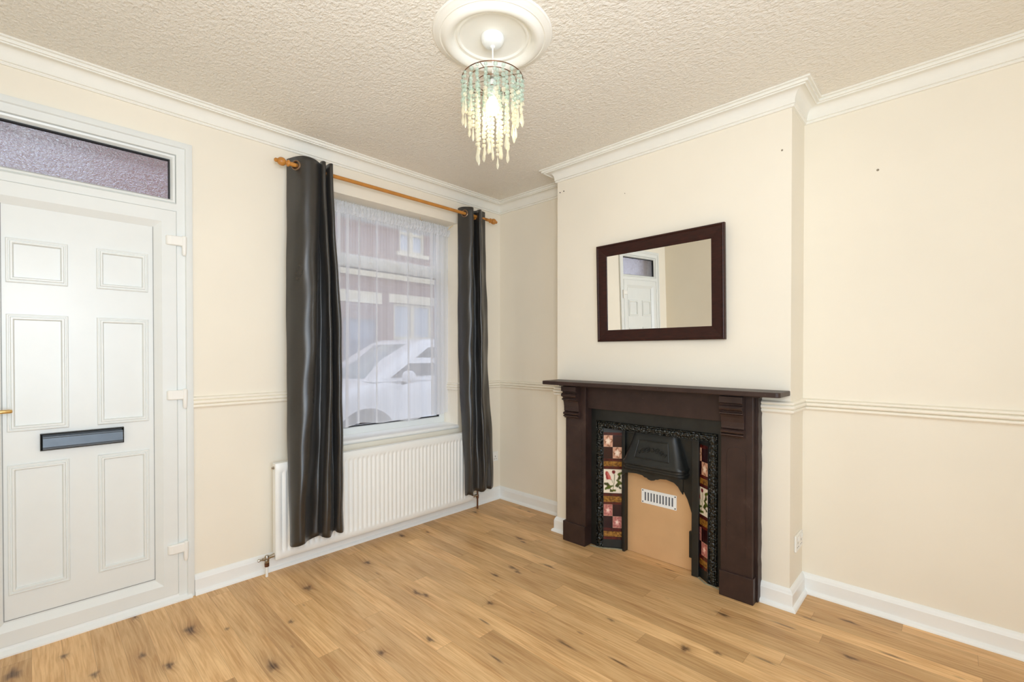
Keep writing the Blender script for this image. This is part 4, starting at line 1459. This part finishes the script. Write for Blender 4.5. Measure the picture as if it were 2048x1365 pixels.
def build_car():
    """small white hatchback parked parallel to the pavement, nose toward -x"""
    ox, oy, oz = -1.13, 1.95, GZ      # nose tip x, near flank y, road height
    W = 1.72
    d = empty('parked_car', (ox + 2.0, oy + W / 2, oz), 'white hatchback car parked outside the front window', 'car')
    cy = oy + W / 2

    def interp(x, tab):
        for (a, va), (b, vb) in zip(tab, tab[1:]):
            if x <= b:
                t = max(0, min(1, (x - a) / (b - a)))
                t = t * t * (3 - 2 * t)
                return va + (vb - va) * t
        return tab[-1][1]
    hood = [(0, 0.62), (0.10, 0.80), (0.40, 0.95), (0.95, 1.09), (1.15, 1.13), (2.0, 1.16), (3.2, 1.20), (3.75, 1.16), (3.92, 0.9)]
    half = [(0, 0.55), (0.15, 0.74), (0.5, 0.83), (1.0, 0.86), (3.0, 0.86), (3.6, 0.82), (3.92, 0.66)]
    XW0, XW1, RW = 0.88, 3.25, 0.40
    rings = []
    N = 60
    for i in range(N + 1):
        x = 3.92 * i / N
        h, hwid = interp(x, hood), interp(x, half)
        zb = 0.20
        for xw in (XW0, XW1):
            if abs(x - xw) < RW:
                zb = max(zb, 0.38 + math.sqrt(max(0, RW ** 2 - (x - xw) ** 2)))
        r = []
        prof = [(0.90, zb), (0.985, zb + 0.02), (1.0, zb + (h - zb) * 0.45), (0.985, zb + (h - zb) * 0.75), (0.93, zb + (h - zb) * 0.92), (0.80, zb + (h - zb) * 0.985), (0.4, h + 0.015), (0, h + 0.02)]
        for s, z in prof:
            r.append((ox + x, cy - hwid * s, oz + z))
        for s, z in prof[-2::-1]:
            r.append((ox + x, cy + hwid * s, oz + z))
        rings.append(r)
    body = obj('body', loft(B(), rings), 'carwhite', d, smooth=True, angle=50)

    # cabin: from belt line to roof
    def cab(x0, x1, hwid, z, rnd_=0.12):
        pts = []
        for sx, sy in ((0, -1), (1, -1), (1, 1), (0, 1)):
            cxn = x0 + rnd_ if sx == 0 else x1 - rnd_
            cyn = sy * (hwid - rnd_)
            base = {(0, -1): 180, (1, -1): 270, (1, 1): 0, (0, 1): 90}[(sx, sy)]
            for k in range(4):
                a_ = radians(base + 30 * k)
                pts.append((ox + cxn + rnd_ * cos(a_), cy + cyn + rnd_ * sin(a_), oz + z))
        return pts
    A0, A1, B0, B1, C0, C1 = 0.98, 3.72, 1.72, 3.50, 1.85, 3.40
    obj('cabin', loft(B(), [cab(A0, A1, 0.80, 1.10), cab(1.35, 3.62, 0.745, 1.36), cab(B0, B1, 0.66, 1.60), cab(C0, C1, 0.60, 1.645), cab(2.1, 3.2, 0.40, 1.665)]), 'carwhite', d, smooth=True, angle=60)

    def panel(name, pts, mat):
        bm = B()
        P = [Vector(p) for p in pts]
        n = (P[1] - P[0]).cross(P[2] - P[0]).normalized() * 0.006
        loft(bm, [[p - n for p in P], [p + n for p in P]])
        return obj(name, bm, mat, d)

    def side(x, z, s):
        t = (z - 1.10) / 0.50
        hwid = 0.803 - 0.14 * t
        return (ox + x, cy + s * (hwid + 0.006), oz + z)
    for s in (-1, 1):
        panel('front_window', [side(1.22, 1.15, s), side(2.10, 1.17, s), side(2.10, 1.54, s), side(1.86, 1.53, s)], 'carglass')
        panel('rear_window', [side(2.18, 1.17, s), side(3.30, 1.20, s), side(3.15, 1.52, s), side(2.18, 1.54, s)], 'carglass')
    # windscreen
    def ws(t, v):
        x = A0 + (B0 - A0) * v - 0.010 + 0.05 * abs(t) ** 2
        return (ox + x, cy + t * (0.70 - 0.13 * v), oz + 1.10 + 0.50 * v + 0.012)
    bm = B()
    loft(bm, [[ws(-1 + 2 * k / 8, v) for k in range(9)] for v in (0.04, 0.35, 0.65, 0.93)], closed=False)
    o = obj('windscreen', bm, 'carscreen', d, smooth=True)
    o.modifiers.new('thickness', 'SOLIDIFY').thickness = 0.012
    # door mirrors
    for s in (-1, 1):
        bm = lathe(B(), [(0.0, -0.10), (0.05, -0.095), (0.075, -0.06), (0.082, 0.0), (0.078, 0.05), (0.06, 0.085), (0.0, 0.09)], (ox + 1.36, cy + s * 0.98, oz + 1.16), (0, s, 0), 16, 0.8)
        mr = obj('door_mirror', bm, 'carwhite', d, smooth=True, angle=60)
        obj('mirror_stalk', tube(B(), [(ox + 1.36, cy + s * 0.84, oz + 1.08), (ox + 1.36, cy + s * 0.93, oz + 1.10)], 0.025, 10), 'tyre', mr)
        # headlamp
        obj('headlamp', lathe(B(), [(0.0, -0.02), (0.10, 0.0), (0.09, 0.03), (0.0, 0.05)], (ox + 0.20, cy + s * 0.66, oz + 0.78), (-0.7, s * 0.6, 0.3), 14, 0.6), 'pane', d, smooth=True)
        for xw in (XW0, XW1):
            wh = obj('wheel', lathe(B(), [(0.0, -0.09), (0.29, -0.09), (0.305, -0.07), (0.305, 0.07), (0.29, 0.09), (0.0, 0.09)], (ox + xw, cy + s * 0.74, oz + 0.305), (0, s, 0), 28), 'tyre', d, smooth=True, angle=40)
            obj('hub_cap', lathe(B(), [(0.20, 0.0), (0.19, 0.012), (0.06, 0.02), (0.0, 0.022)], (ox + xw, cy + s * 0.83, oz + 0.305), (0, s, 0), 20), 'chrome', wh, smooth=True)


build_car()
